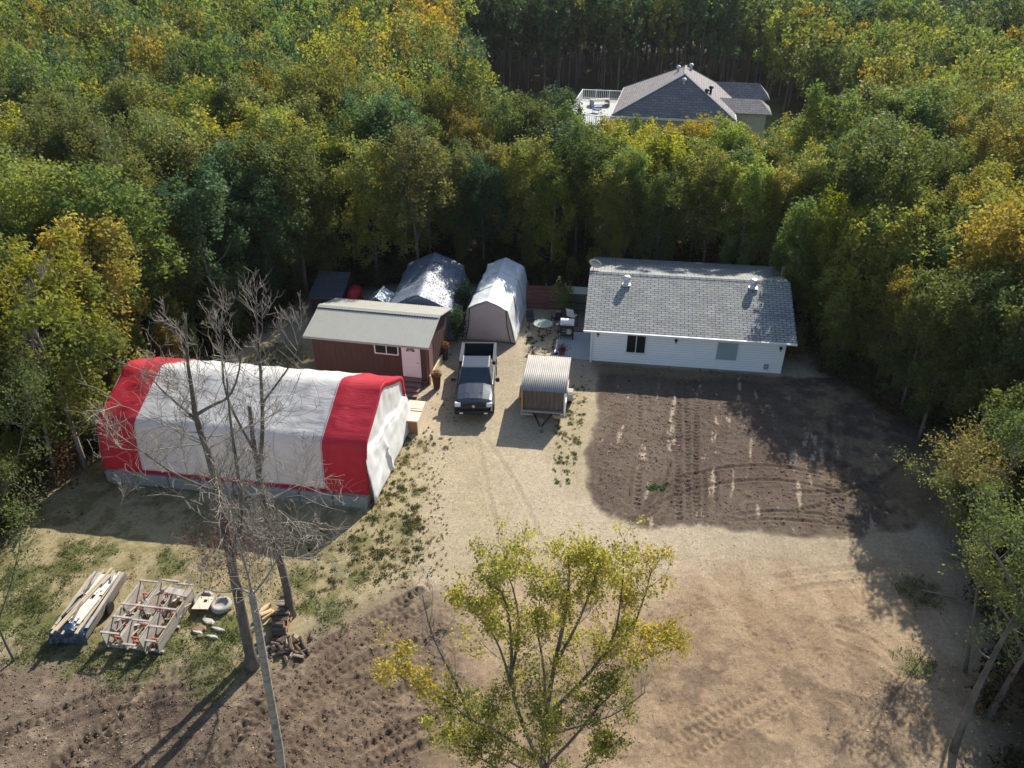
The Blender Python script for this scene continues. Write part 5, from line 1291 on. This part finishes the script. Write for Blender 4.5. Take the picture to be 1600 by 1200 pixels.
# ------------------------------------------------------------------ covered trailer
tl = thing("utility_trailer", (1.62, 32.35, 0), -7.5, "small box trailer with corrugated metal roof, hitch pointing to the camera", "trailer")
TWd, TLn = 2.26, 3.35; tl.scale = (1, 1, .93); tl.location.x -= .08
m = MB(); n_ = 113; P = []
for i in range(n_ + 1):
    x = -TWd / 2 + TWd * i / n_; zc = .022 * math.sin(i * math.pi / 2.5); P.append([Vector((x, -.10, 1.93 + zc)), Vector((x, TLn * .5, 1.965 + zc)), Vector((x, TLn, 1.99 + zc))])
m.grid(P); sheet(m.build("roof", M['galv'], tl, smooth=True), .01)
m = MB(); 
for i in range(9): a = -.98 + i * .218; m.bevbox(a, a + .21, .12, .15, .66, 1.86, .006)
m.build("front_boards", mat("dark_boards_trailer", lin(104, 92, 84), .85, .25, 5, .3, 16, stretch=(1, 1, .25)), tl)
m = MB(); m.box(-1.0, 1.0, TLn - .15, TLn - .12, .62, 1.9); m.box(-1.04, -1.0, .16, TLn - .12, .62, 1.88); m.build("side_boards", M['wood'], tl)
m = MB(); m.bevbox(-1.10, -1.02, .0, .34, .64, 1.88, .01); m.build("corner_panel", mat("orange_wood", lin(200, 140, 74), .7, .15, 6), tl)
m = MB(); m.box(1.01, 1.05, .0, TLn - .1, .62, 1.9); m.box(1.052, 1.10, -.12, .03, .3, 1.86); m.box(1.052, 1.10, .6, 1.1, .62, .85); m.build("white_side", M['white'], tl)
m = MB(); m.bevbox(-1.12, 1.12, -.08, .0, .56, .66, .01); m.box(-1.1, 1.1, .003, TLn - .1, .55, .615); m.box(-1.1, -.5, -.12, -.085, .40, .50); m.box(.5, 1.1, -.14, -.085, .40, .5); m.build("frame", M['wood'], tl)
m = MB(); m.box(.55, 1.0, -.19, -.145, .38, .45); m.build("yellow_step", mat("yellow_wood", lin(190, 170, 90), .7, .1), tl)
m = MB(); m.beam((-.45, -.05, .50), (0, -1.25, .48), .06, .08); m.beam((.45, -.05, .50), (0, -1.25, .48), .06, .08); m.build("tongue", M['dark'], tl)
m = MB(); m.lathe([(.03, .02), (.03, .8), (.05, .81), (.05, .84), (0, .85)], 10, None, (.04, -.95)); m.beam((-.12, -.95, .80), (.08, -.95, .80), .03, .03); m.lathe([(.10, .0), (.1, .04), (0, .05)], 12, None, (.04, -.95)); m.box(-.05, .05, -1.42, -1.22, .46, .56); m.build("jack", M['steel'], tl)
for s_ in (-1, 1):
    Mw = Matrix.Translation((s_ * 1.24, 1.9, .34)) @ Matrix.Rotation(math.pi / 2, 4, 'Y'); m = MB(); m.lathe([(.15, -.1), (.31, -.1), (.34, -.07), (.34, .07), (.31, .1), (.15, .1)], 20, Mw); w_ = m.build("wheel", M['tyre'], tl)
    m = MB(); m.lathe([(0, -.09), (.17, -.095), (.17, .095), (0, .09)], 16, Mw); m.build("rim", M['white'], w_)
    m = MB(); xa, xb = sorted((s_ * 1.11, s_ * 1.38)); P = [[Vector((x, 1.9 + .47 * math.cos(a), .42 + .40 * math.sin(a))) for a in [math.pi * k / 8 for k in range(9)]] for x in (xa, xb)]; m.grid(P); sheet(m.build("fender", M['galv'], tl), .015)
m = MB(); m.box(-1.1, 1.1, 1.86, 1.94, .3, .36); m.build("axle", M['dark'], tl)
# ------------------------------------------------------------------ lumber pile on a small trailer
lp0 = Vector((G(120, 990)[0] - .1, G(120, 990)[1] - .25, 0)); 
ang_l = 66
lp = thing("lumber_pile", (-15.5, 18.35, 0), -4, "long pile of boards and white siding over a blue tarp on a low trailer", "lumber pile")
lp.scale = (.8, .88, .9); lp.location.x += .1; lp.location.y += .12
# local: +y runs away from the camera, front at y=0
m = MB(); m.box(-.75, .75, .05, 3.2, .28, .40); m.box(-.78, -.72, .0, 3.3, .40, .62); m.box(.72, .78, .0, 3.3, .40, .62); m.build("bed", M['greyboard'], lp)
m = MB(); P = []
for i in range(26):
    x = -.82 + 1.64 * i / 25; row = []
    for j in range(16):
        y = -.12 + 1.0 * j / 15; z = .62 + .05 * mnoise.noise(Vector((x * 4, y * 4, 0))) + .14 * math.exp(-((x) / .5) ** 2) - (.5 * max(0, (.05 - y) / .17)) * 1.0
        row.append(Vector((x * (1.05 if j < 2 else 1), y + .05 * mnoise.noise(Vector((x * 5, z * 5, 3))), max(.08, z))))
    P.append(row)
m.grid(P); sheet(m.build("tarp", M['bluetarp'], lp, smooth=False), .02)
random.seed(21)
wht = mat("white_siding_scrap", lin(200, 198, 190), .6, .05)
for k in range(7):
    x = -.28 + .11 * k; y0 = .35 + .12 * (k % 3); m = MB()
    m.beam((x - .05, y0, .80 + .015 * (k % 2)), (x + .10, y0 + random.uniform(1.0, 1.5), .82), .16, .03); m.beam((x + .10, y0 + 1.5, .815), (x + .18, 3.0, .80), .16, .03)
    m.build("siding_strip", wht, lp)
for k in range(11):
    a = -.7 + 1.4 * k / 10; m = MB(); off = random.uniform(-.12, .12)
    m.beam((a + off, random.uniform(-.15, .35), .70 + .02 * (k % 3)), (a + off * .3 + .02, random.uniform(2.9, 3.45), .72 + .02 * (k % 3)), random.choice([.09, .09, .14]), .04)
    m.build("plank", M['wood'] if k % 3 else M['lumber'], lp)
m = MB(); m.beam((-.45, -.25, .88), (.22, 3.3, .90), .09, .05); m.build("plank", M['lumber'], lp)
m = MB(); m.beam((-.32, -.12, .885), (.28, 2.9, .90), .09, .05); m.build("plank", M['lumber'], lp)
m = MB(); m.tube([(-.62, .7, .72), (-.35, 1.9, .74), (-.1, 3.1, .74)], .06, 8); m.build("pipe", M['dark'], lp)
m = MB(); m.slab([(-.74, 1.5, .72), (-.36, 2.1, .74), (-.24, 3.2, .74), (-.68, 3.25, .72)], .03); m.build("sheet_panel", M['wood'], lp)
for s_ in (-1, 1):
    Mw = Matrix.Translation((s_ * .80, 1.7, .27)) @ Matrix.Rotation(math.pi / 2, 4, 'Y'); m = MB(); m.lathe([(.05, -.08), (.25, -.08), (.27, -.05), (.27, .05), (.25, .08), (.05, .08)], 16, Mw); m.build("wheel", M['tyre'], lp)

# ------------------------------------------------------------------ stacked wooden form frames with orange brackets
fs_ = thing("form_frame_stack", (-13.05, 18.0, 0), -8, "open grid of weathered grey wooden frames with orange brackets beside the lumber pile", "timber frames")
FW, FL = 2.25, 2.7; fs_.scale = (.9, .9, .92); fs_.location.x -= .05; fs_.location.y += .12
def wall_board(x, y0, y1, z0, z1, tilt, par, mt=M['wood']):
    m = MB(); k = 3; w = (z1 - z0) / k
    for i in range(k):
        za = z0 + w * i; dx = tilt * (za - z0)
        m.add([(x + dx, y0, za + .01), (x + dx, y1, za + .01), (x + dx + tilt * w, y1, za + w), (x + dx + tilt * w, y0, za + w), (x + dx + .035, y0, za + .01), (x + dx + .035, y1, za + .01), (x + dx + tilt * w + .035, y1, za + w), (x + dx + tilt * w + .035, y0, za + w)],
              [(3, 2, 1, 0), (4, 5, 6, 7), (0, 1, 5, 4), (3, 7, 6, 2), (1, 2, 6, 5), (0, 4, 7, 3)])
    return m.build("form_panel", mt, par)
for x, y0, y1, t_ in ((-1.02, 0, 1.35, -.12), (-.42, .05, 1.4, .10), (-.22, -.02, 1.3, -.1), (.38, 0, 1.35, .08), (.60, -.1, 1.35, -.1), (1.08, 0, 1.4, .14),
                      (-1.0, 1.45, 2.75, -.1), (-.35, 1.5, 2.7, .08), (-.15, 1.4, 2.8, -.08), (.5, 1.5, 2.7, .06), (1.06, 1.4, 2.75, .2)):
    wall_board(x, y0, y1, .12, .86, t_, fs_)
for (a, b_, y, z) in ((-1.15, -.38, .02, .90), (-.42, .40, -.12, .55), (.35, 1.0, .1, .62), (.52, 1.22, .55, .90), (-.25, .45, .75, .90), (-1.15, 1.2, 1.42, .93), (-1.1, -.3, .8, .9), (-1.1, -.3, 2.72, .9), (-.2, .55, 2.85, .92), (.3, 1.2, 2.78, .88)):
    m = MB(); m.bevbox(a, b_, y, y + .09, z - .04, z + .01, .008); m.build("crosspiece", M['wood'], fs_)
m = MB(); m.slab([(.28, 2.25, .94), (1.28, 2.12, .95), (1.30, 2.42, .96), (.30, 2.55, .95)], .04); m.build("loose_plank", M['wood'], fs_)
for x, y in ((-.9, .35), (-.9, .95), (-.05, .25), (0, .9), (.72, .3), (.75, 1.0), (-.85, 1.8), (-.85, 2.4), (-.02, 1.8), (.05, 2.5), (.65, 1.75)):
    m = MB(); m.box(x - .02, x + .36, y, y + .05, .50, .56); m.box(x - .02, x + .02, y, y + .05, .08, .5); m.box(x + .32, x + .36, y, y + .05, .08, .5); m.box(x + .02, x + .32, y, y + .05, .3, .34); m.build("bracket", M['orange'], fs_)
m = MB(); [m.box(-1.15, 1.2, y, y + .1, .02, .115) for y in (.1, 1.3, 2.6)]; m.build("bearer", M['wood'], fs_)
m = MB(); m.beam((-1.35, 1.4, .5), (-1.2, 2.9, .6), .09, .05); m.beam((-1.5, 1.5, .35), (-1.35, 2.9, .45), .1, .05); m.build("leaning_plank", M['lumber'], fs_)

for k in range(26):      # odds and ends thrown into the frames
    x, y = random.uniform(-1, 1), random.uniform(.1, 2.6); a = random.uniform(-.5, .5); m = MB(); m.beam((x, y, random.uniform(.2, .9)), (x + a, y + random.uniform(.4, 1.1), random.uniform(.3, .95)), random.choice([.05, .09]), .035); m.build("scrap_board", M['wood'] if k % 3 else M['lumber'], fs_)
for k in range(8):
    x, y = random.uniform(-.6, .6), random.uniform(.3, 2.6); m = MB(); m.beam((x, y, .90), (x + random.uniform(-.3, .3), y + random.uniform(.3, .9), .93), random.choice([.05, .09]), .03); m.build("scrap_board", M['greyboard'] if k % 2 else M['wood'], lp)
# ------------------------------------------------------------------ tyres, board, stones
def tyre(x, y, z, tx, lab, R=.36):
    t = thing("old_tyre", (x, y, z), 0, lab, "tyre"); t.rotation_euler = (math.radians(tx), 0, 0)
    m = MB(); m.lathe([(R * .62, .0), (R * .8, -.01), (R * .97, .03), (R, .1), (R * .97, .17), (R * .8, .21), (R * .62, .2), (R * .66, .1)], 26); m.build("tread", M['tyreg'], t, smooth=True)
g = G(320, 942); tyre(g[0], g[1], .05, 4, "greyish old tyre partly under the white board, left of its pair", .38)
g = G(347, 950); tyre(g[0], g[1], .05, 0, "greyish old tyre lying open with weeds inside, right of the white board", .38)
g = G(320, 951)
m = MB(); m.slab([(-.33, -.28, .30), (.27, -.30, .31), (.33, .26, .34), (-.2, .28, .34)], .03); o = m.build("white_board", M['plypale']); o.location = (g[0], g[1], 0); tag(o, "square cream board with a dark hole lying across the two tyres", "board")
m = MB(); m.slab([(.02, .03, .345), (.14, .03, .345), (.14, .12, .35), (.02, .12, .35)], .005); m.build("hole", M['dark'], o)
def stone(x, y, sx, sy, sz, seed, lab, grp=None, col=None, nm="flat_stone"):
    rng = random.Random(seed); m = MB(); n_ = 9; ang0 = rng.uniform(0, 6); rs = [rng.uniform(.7, 1.1) for _ in range(n_)]
    prof_ = [(.9, 0), (1.0, .4), (.9, .85), (.6, 1.0)]
    vs = [Vector((sx * r * k_ * math.cos(ang0 + 6.283 * i / n_), sy * r * k_ * math.sin(ang0 + 6.283 * i / n_), sz * h_ + rng.uniform(-.1, .1) * sz)) for (k_, h_) in prof_ for i, r in enumerate(rs)]
    fs = [(a * n_ + i, a * n_ + (i + 1) % n_, (a + 1) * n_ + (i + 1) % n_, (a + 1) * n_ + i) for a in range(3) for i in range(n_)] + [tuple(range(3 * n_, 4 * n_))]
    m.add(vs, fs); o = m.build(nm, col or mat("stone", lin(176, 172, 160), .9, .15, 6, .5, 20)); o.location = (x, y, gz(x, y)); o.rotation_euler = (0, 0, rng.uniform(-.4, .4)); return tag(o, lab, "stone", grp)
for i, (px, py, sx, sy, lab) in enumerate(((326, 972, .34, .12, "long pale flat stone, the rear one of those below the tyres"), (312, 984, .30, .16, "brownish stone slab in the middle of the stones below the tyres"), (308, 989, .26, .09, "pale white flat stone at the front left of the stones below the tyres"),
                                            (342, 985, .32, .09, "slim pale stone pointing right toward the birch trunk"), (333, 997, .30, .09, "pale elongated stone lowest of the stones below the tyres"), (313, 996, .14, .10, "small reddish brown stone between the pale slabs"))):
    g = G(px, py); stone(g[0], g[1], sx, sy, .09, 40 + i, lab, col=mat("brown_stone", lin(128, 104, 88), .9, .2, 6, .5, 20) if i in (1, 5) else None)
# ------------------------------------------------------------------ firewood
random.seed(5)
logm = [mat("split_log_dark", lin(92, 80, 70), .9, .35, 6, .5, 16), mat("split_log_grey", lin(136, 124, 110), .9, .3, 6, .5, 16), mat("split_log_pale", lin(206, 178, 136), .8, .2, 6, .4, 16)]
endm = mat("log_end", lin(164, 132, 100), .8, .2, 10)
def log_proto(k, half):
    m = MB(); L_ = .42; n_ = 7
    pts = [(math.cos(a), math.sin(a)) for a in [i * (math.pi if half else 2 * math.pi) / (n_ - (1 if half else 0)) for i in range(n_)]]
    r = .085; vs = [Vector((x, r * p[0], r * p[1] * (1.1 if half else 1))) for x in (-L_ / 2, L_ / 2) for p in pts]
    m.add(vs, [(i, (i + 1) % n_, n_ + (i + 1) % n_, n_ + i) for i in range(n_)]); m.mi = 1; m.add(vs[:n_], [tuple(range(n_ - 1, -1, -1))]); m.add(vs[n_:], [tuple(range(n_))])
    o = m.build("log", [logm[k], endm]); return o
protos = [log_proto(0, False), log_proto(1, True), log_proto(0, True), log_proto(2, True)]
used = set()
def put_log(pi, loc, rot, lab, grp, s=1.0):
    o = protos[pi]
    if pi in used: o = o.copy(); sc.collection.objects.link(o)
    used.add(pi); o.location = loc; o.rotation_euler = rot; o.scale = (s, s, s); tag(o, lab, "log", grp)
a0 = Vector(G(436, 1000)); a1 = Vector(G(455, 938)); dd = (a1 - a0); 
for lay in range(4):
    for i in range(13 - lay):
        p = a0.lerp(a1, (i + .5 * lay + .3) / 13); p.z = .09 + lay * .14
        put_log(random.choice([0, 1, 2, 1]), (p.x + random.uniform(-.04, .04), p.y, p.z), (random.uniform(0, 6), random.uniform(-.06, .06), random.uniform(-.12, .12)), "dark split log in the neat row behind the birch trunk", "stacked firewood row", random.uniform(.9, 1.25))
for i in range(8):
    g = G(random.uniform(408, 425), random.uniform(955, 985)); put_log(3, (g[0], g[1], .1 + .06 * (i % 3)), (random.uniform(0, 6), random.uniform(-.1, .2), random.uniform(.5, 1.3)), "freshly split pale log left of the neat firewood row", "pale split logs", 1.05)
for i in range(58):
    u, v = random.gauss(0, 1), random.gauss(0, 1); g = G(447 + 13 * u, 1012 + 7 * v); hgt_ = max(0, .34 - .12 * (abs(u) + abs(v)))
    put_log(random.choice([0, 0, 1, 2]), (g[0], g[1], .07 + hgt_ * random.random()), (random.uniform(0, 6), random.uniform(-.35, .35), random.uniform(0, 6.28)), "log tossed in the loose heap in front of the firewood row", "loose firewood heap", random.uniform(.6, 1.0))
for i in range(12):
    g = G(random.uniform(400, 430), random.uniform(1005, 1030)); put_log(1, (g[0], g[1], .06), (random.uniform(0, 6), 0, random.uniform(.2, 1.2)), "thin branch log lying left of the loose firewood heap", "thin logs by the heap", random.uniform(.5, .8))

# ------------------------------------------------------------------ neighbour's house beyond the belt
nh = thing("grey_roofed_house", (19.2, 86.0, 0), -12, "distant house with dark hipped shingle roof beyond the tree belt", "house")
def uvroof(o): uv_planar(o, (1, 0, 0), (0, .7, 1.2))
EZ2, RZ2 = 4.0, 7.5
FLc, FRc, BRc, BLc = Vector((-8.0, -6.2, EZ2)), Vector((4.3, -6.2, EZ2)), Vector((4.3, 8.5, EZ2)), Vector((-8.0, 8.5, EZ2))
R1, R2 = Vector((-1.15, -2.4, RZ2)), Vector((-1.15, 2.6, RZ2))
for nm, q in (("front_roof", [FLc, FRc, R1]), ("right_roof", [FRc, BRc, R2, R1]), ("rear_roof", [BRc, BLc, R2]), ("left_roof", [BLc, FLc, R1, R2])):
    m = MB(); m.slab(q, .12); o = m.build(nm, SHF, nh)
    nn = (q[1] - q[0]).normalized(); uv_planar(o, nn, nn.cross((q[-1] - q[0]).normalized().cross(nn)).normalized() if False else Vector((-nn.y, nn.x, 1.2)).normalized())
m = MB(); m.box(-7.4, 3.7, -5.6, 7.9, 0, EZ2 - .13); m.build("wall", mat("beige_siding", lin(196, 186, 168), .7), nh)
for nm, x0, x1, y0, y1, zt in (("wing_roof", 2.4, 7.9, -3.0, 1.0, 5.1), ("rear_wing_roof", 2.0, 8.2, 4.4, 7.9, 5.4)):
    yc = (y0 + y1) / 2; m = MB(); m.slab([(x0, y0, EZ2 + .06), (x1, y0, EZ2 + .06), (x1 - 1.2, yc, zt), (x0, yc, zt)], .1); m.slab([(x0, y1, EZ2 + .06), (x1, y1, EZ2 + .06), (x1 - 1.2, yc + .004, zt), (x0, yc + .004, zt)], .1); m.slab([(x1, y0, EZ2 + .05), (x1, y1, EZ2 + .05), (x1 - 1.2, yc, zt - .01)], .1)
    o = m.build(nm, SHF, nh); uv_planar(o, (1, 0, 0), Vector((0, .8, 1)).normalized())
    m = MB(); m.box(x0 + .4, x1 - .5, y0 + .5, y1 - .5, 0, EZ2 - .1); m.build("wing_wall", mat("beige_siding", lin(196, 186, 168), .7), nh)
m = MB()
for (a, b_) in ((FLc, FRc), (FRc, BRc), (FLc, BLc)): m.beam(a + Vector((0, 0, -.16)), b_ + Vector((0, 0, -.16)), .12, .22)
m.build("eave_trim", M['white'], nh)
m = MB(); m.beam(R1 + Vector((0, 0, .03)), R2 + Vector((0, 0, .03)), .25, .05)
for a, b_ in ((FLc, R1), (FRc, R1), (BRc, R2), (BLc, R2)): m.beam(a + Vector((0, 0, .02)), b_ + Vector((0, 0, .03)), .25, .05)
m.build("ridge_cap", mat("ridge_shingle", lin(128, 128, 132), .9, .1), nh)
vm = mat("vent_metal2", lin(200, 204, 206), .4, metal=.3)
for x, y, z, d_ in ((-1.9, 1.6, 7.15, False), (-.6, 2.2, 7.3, False), (-1.15, -3.2, 6.75, False), (1.6, -2.6, 6.0, True), (1.2, -3.6, 5.9, True)):
    m = MB(); m.lathe([(.12, z - .3), (.12, z + .25), (.24, z + .27), (.24, z + .42), (.12, z + .52), (0, z + .54)], 12, None, (x, y)); m.build("roof_vent", M['dark'] if d_ else vm, nh)
# deck on the left
dx0, dx1, dy0, dy1, dz = -12.6, -7.3, -6.5, 6.5, 2.9
m = MB(); m.box(dx0, dx1, dy0, dy1, dz - .2, dz); dkk = m.build("deck", mat("white_deck", lin(160, 162, 160), .7, .05), nh)
m = MB(); [m.box(x, x + .15, y, y + .15, 0, dz - .203) for x in (dx0, (dx0 + dx1) / 2) for y in (dy0, 0, dy1 - .15)]; m.build("deck_post", M['white'], dkk)
def rail(a, b_):
    m = MB(); a, b_ = Vector(a), Vector(b_); L_ = (b_ - a).length; up = Vector((0, 0, 1)); m.beam(a + up, b_ + up, .09, .06); m.beam(a + up * .12, b_ + up * .12, .05, .05); k = int(L_ / .22)
    for i in range(k + 1): p = a.lerp(b_, i / k); w = .12 if i % 7 == 0 else .045; m.beam(p, p + up * (1.06 if i % 7 == 0 else .97), w, w)
    m.build("deck_railing", M['white'], dkk)
rail((dx0, dy0, dz), (dx0, dy1, dz)); rail((dx0, dy1, dz), (dx1, dy1, dz)); rail((dx0, dy0, dz), (dx1, dy0, dz))
NM = Matrix.Translation((19.2, 86.0, 0)) @ Matrix.Rotation(math.radians(-12), 4, 'Z')
pw = NM @ Vector((-10.2, 3.0, dz)); t = thing("deck_table", pw, 10, "pale table with benches on the distant house's white deck", "table")
m = MB(); m.bevbox(-1.1, 1.1, -.4, .4, .68, .74, .02); m.build("tabletop", M['wood'], t)
for s_ in (-1, 1): m = MB(); m.box(-1.0, 1.0, s_ * .8 - .15, s_ * .8 + .15, .4, .45); m.build("bench", M['white'], t); m = MB(); m.box(s_ * .9 - .05, s_ * .9 + .05, -.8, .8, 0, .68); m.build("leg", M['wood'], t)
pw = NM @ Vector((-10.0, -.6, dz)); t = thing("deck_chair", pw, 60, "blue cushioned chair on the distant house's white deck", "chair")
m = MB(); m.bevbox(-.35, .35, -.3, .5, .3, .42, .03); m.build("seat", mat("blue_cushion", lin(60, 80, 130), .7), t); m = MB(); m.slab([(-.35, .5, .42), (.35, .5, .42), (.35, .75, 1.0), (-.35, .75, 1.0)], .08); m.build("backrest", mat("blue_cushion", (0, 0, 0)), t)
m = MB(); [m.box(x, x + .05, y, y + .05, 0, .3) for x in (-.35, .3) for y in (-.3, .45)]; m.build("leg", M['white'], t)

# ------------------------------------------------------------------ weeds, grass, leaf litter
def blades(name, label, P, size, cols, per, rad, seed, hgt=.6):
    rng = np.random.RandomState(seed); C, K = [], []
    for (x, y, s_), c in zip(P, cols):
        n_ = max(4, int(per * s_ * s_)); r = rad * s_; q = rng.normal(size=(n_, 2)) * r * .5; z = np.abs(rng.normal(size=n_)) * .05 * s_ * hgt + .02
        k = np.stack([x + q[:, 0], y + q[:, 1], z + gz(x, y)], 1); C.append(k); K.append(np.array([c]) * (.6 + .8 * rng.rand(n_))[:, None])
    C = np.concatenate(C); V, F = leaf_quads(C, size, rng); o = np_mesh(name, V, F, LEAF, None, np.repeat(np.concatenate(K), 4, axis=0)); o['kind'] = 'stuff'; o['label'] = label; return o
random.seed(77); wp, wc_ = [], []
WG = [(.06, .085, .025), (.085, .10, .035), (.10, .10, .045), (.045, .065, .022), (.24, .20, .11), (.16, .14, .07), (.30, .26, .15)]
SPOTS = [(640, 815, 12, 20), (655, 825, 14, 10), (600, 900, 12, 6), (632, 880, 14, 10), (660, 700, 22, 30), (640, 760, 18, 26), (620, 720, 14, 12), (585, 820, 18, 22), (545, 850, 25, 20), (610, 850, 20, 20), (640, 695, 14, 8), (615, 770, 18, 20), (575, 880, 22, 20), (520, 900, 25, 20), (660, 850, 15, 8), (632, 735, 12, 10), (600, 760, 14, 14), (690, 560, 10, 4)]
for px, py, s_, n_ in SPOTS:
    for _ in range(n_):
        qx, qy = random.gauss(px, s_), random.gauss(py, s_)
        if 575 < qx < 700 and qy > 690 or qx > 620 or qy > 800: g = G(qx, qy); wp.append((g[0], g[1], random.choice([.4, .5, .6, .8, 1.1]))); wc_.append(random.choice(WG))
for _ in range(150):
    py = random.uniform(600, 765); xa, xb = np.interp(py, [600, 660, 765], [895, 865, 865]), np.interp(py, [600, 700, 765], [925, 905, 895]); g = G(random.uniform(xa, xb), py); wp.append((g[0], g[1], random.choice([.25, .35, .5, .8]))); wc_.append(random.choice([(.09, .13, .04), (.08, .11, .04), (.14, .14, .06), (.22, .19, .10)]))
for _ in range(500): g = G(random.uniform(560, 700), random.uniform(690, 920)); wp.append((g[0], g[1], random.uniform(.15, .4))); wc_.append(random.choice([(.26, .22, .12), (.18, .15, .08), (.12, .12, .05)]))
for _ in range(60): g = G(random.uniform(640, 730), random.uniform(590, 700)); wp.append((g[0], g[1], random.choice([.3, .4, .5]))); wc_.append(random.choice(WG))
for _ in range(90): g = G(random.uniform(820, 880), random.uniform(500, 560)); wp.append((g[0], g[1], random.choice([.4, .6, .8]))); wc_.append(random.choice([(.10, .11, .04), (.13, .12, .06)]))
for _ in range(45): g = G(random.uniform(880, 1200), random.uniform(572, 600)); wp.append((g[0], g[1], random.choice([.3, .4, .5]))); wc_.append(random.choice(WG))
for _ in range(40): g = G(random.uniform(1010, 1040), random.gauss(762, 3)); wp.append((g[0] , g[1], .4)); wc_.append((.06, .12, .03))
blades("weeds", "dark green weed clumps dotted over the sandy drive edges", wp, .05, wc_, 80, .15, 5)
gp, gc = [], []
for (px, py, r) in GREEN:
    g = G(px, py)
    for _ in range(int(42 * r * r)): a, q = random.uniform(0, 6.28), r * math.sqrt(random.random()) * 1.0; gp.append((g[0] + q * math.cos(a), g[1] + q * math.sin(a), random.uniform(.6, 1.2))); gc.append(random.choice([(.07, .105, .03), (.09, .12, .04), (.14, .14, .06)]))
DRY2 = [p[:2] for p in DRY]
for _ in range(2600):
    x, y = random.uniform(-21, -3), random.uniform(17, 34)
    if inpoly(x, y, DRY2) and float(vnoise(np.array([x]), np.array([y]), 1.3, 5)[0]) > .42: gp.append((x, y, random.uniform(.3, .8))); gc.append(random.choice([(.12, .12, .05), (.17, .15, .075), (.22, .18, .10), (.08, .10, .035)]))
blades("grass", "patchy green and straw coloured grass left of the drive", gp, .05, gc, 26, .22, 6, .8)
# litter of yellow leaves on the mud and under the trees
rng = np.random.RandomState(12); C = []
for _ in range(4200):
    px, py = rng.uniform(-20, 700), rng.uniform(960, 1215)
    if rng.rand() < .55 * (py - 940) / 250 * np.clip((720 - px) / 500, .1, 1): g = G(px, py); C.append((g[0], g[1], gz(g[0], g[1]) + .02))
for _ in range(900): g = G(rng.uniform(1350, 1600), rng.uniform(850, 1200)); C.append((g[0], g[1], gz(g[0], g[1]) + .02))
C = np.array(C); V, F = leaf_quads(C, .06, rng); V[:, 2] = np.repeat(C[:, 2], 4) + (V[:, 2] - np.repeat(C[:, 2], 4)) * .3
ll = np_mesh("fallen_leaves", V, F, LEAF, None, np.repeat(np.where(rng.rand(len(C), 1) < .7, np.array([[.42, .34, .16]]), np.array([[.55, .5, .36]])), 4, axis=0)); ll['kind'] = 'stuff'; ll['label'] = "pale yellow fallen leaves scattered over the dark mud"
# leaf litter on the tarp roofs and pebbles/clods on the soil
rng = np.random.RandomState(14); C = []; 
def clods(name, label, poly_px, n_, smin, smax, colr, seed):
    rng = np.random.RandomState(seed); Vs, Fs, off = [], [], 0; P = [G(*q)[:2] for q in poly_px]; xs_ = [p[0] for p in P]; ys_ = [p[1] for p in P]; k = 0
    base = np.array([[1, 0, 0], [-1, 0, 0], [0, 1, 0], [0, -1, 0], [0, 0, 1], [0, 0, -1]], float); tri = np.array([[0, 2, 4], [2, 1, 4], [1, 3, 4], [3, 0, 4], [2, 0, 5], [1, 2, 5], [3, 1, 5], [0, 3, 5]])
    while k < n_:
        x, y = rng.uniform(min(xs_), max(xs_)), rng.uniform(min(ys_), max(ys_))
        if not inpoly(x, y, P): continue
        k += 1; s_ = smin + (smax - smin) * rng.rand() ** 3; Vs.append(base * rng.uniform(.6, 1.2, (6, 1)) * s_ * np.array([[1, 1, .7]]) + np.array([[x, y, gz(x, y)]])); Fs.append(tri + off); off += 6
    o = np_mesh(name, np.concatenate(Vs), np.concatenate(Fs), colr); o['kind'] = 'stuff'; o['label'] = label
clods("soil_clods", "clods and crumbs on the dark soil patch", [(941, 610), (1215, 640), (1390, 700), (1380, 830), (1100, 822), (930, 785)], 5200, .015, .07, mat("clod", lin(104, 84, 72), .95, .2), 3)
clods("mud_clods", "earth clods on the churned mud at lower left", [(0, 1030), (300, 1050), (560, 960), (700, 970), (650, 1210), (0, 1210)], 6500, .012, .06, mat("clod2", lin(104, 84, 70), .95, .2), 4)
clods("gravel", "scattered pebbles on the sandy drive", [(700, 680), (900, 800), (1350, 850), (1380, 1200), (950, 1200), (640, 900), (600, 840)], 9000, .008, .035, mat("pebble", lin(150, 130, 104), .9, .25), 5)
# dead branches by the mound
for i, (pa, lab) in enumerate(((((1452, 752), (1470, 775), (1478, 800)), "bare fallen branch lying on the soil mound"), (((1440, 925), (1470, 930), (1500, 938)), "bare fallen branch in the shade below the mound"), (((1470, 860), (1510, 880), (1530, 870)), "bare fallen branch near the low spreading tree"))):
    rng_ = np.random.RandomState(80 + i); t = thing("fallen_branch", ground_pt(*pa[0]), 0, lab, "branch"); m = MB(); q = [ground_pt(*p) + Vector((0, 0, .08)) - ground_pt(*pa[0]) for p in pa]; m.tube(q, [.035, .025, .012], 5)
    for k in range(6): grow(m, rng_, q[0].lerp(q[-1], rng_.rand()), Vector((rng_.normal(), rng_.normal(), .3)), .9, .015, 1, None, .0, .2, 3, 3, .007)
    m.build("limb", PALETW, t)

# ------------------------------------------------------------------ thin autumn haze over the whole place
m = bpy.data.materials.new("haze"); m.use_nodes = True; nt = m.node_tree; nt.nodes.remove(nt.nodes["Principled BSDF"])
pv = nt.nodes.new("ShaderNodeVolumePrincipled"); pv.inputs["Color"].default_value = (.86, .92, 1, 1); pv.inputs["Density"].default_value = .0001; pv.inputs["Anisotropy"].default_value = .3
nt.links.new(pv.outputs[0], nt.nodes["Material Output"].inputs["Volume"])
hz = MB(); hz.box(-430, 430, -50, 640, -1.5, 26); o = hz.build("haze", m); o['kind'] = 'stuff'; o['label'] = "thin pale haze in the air over the wood"
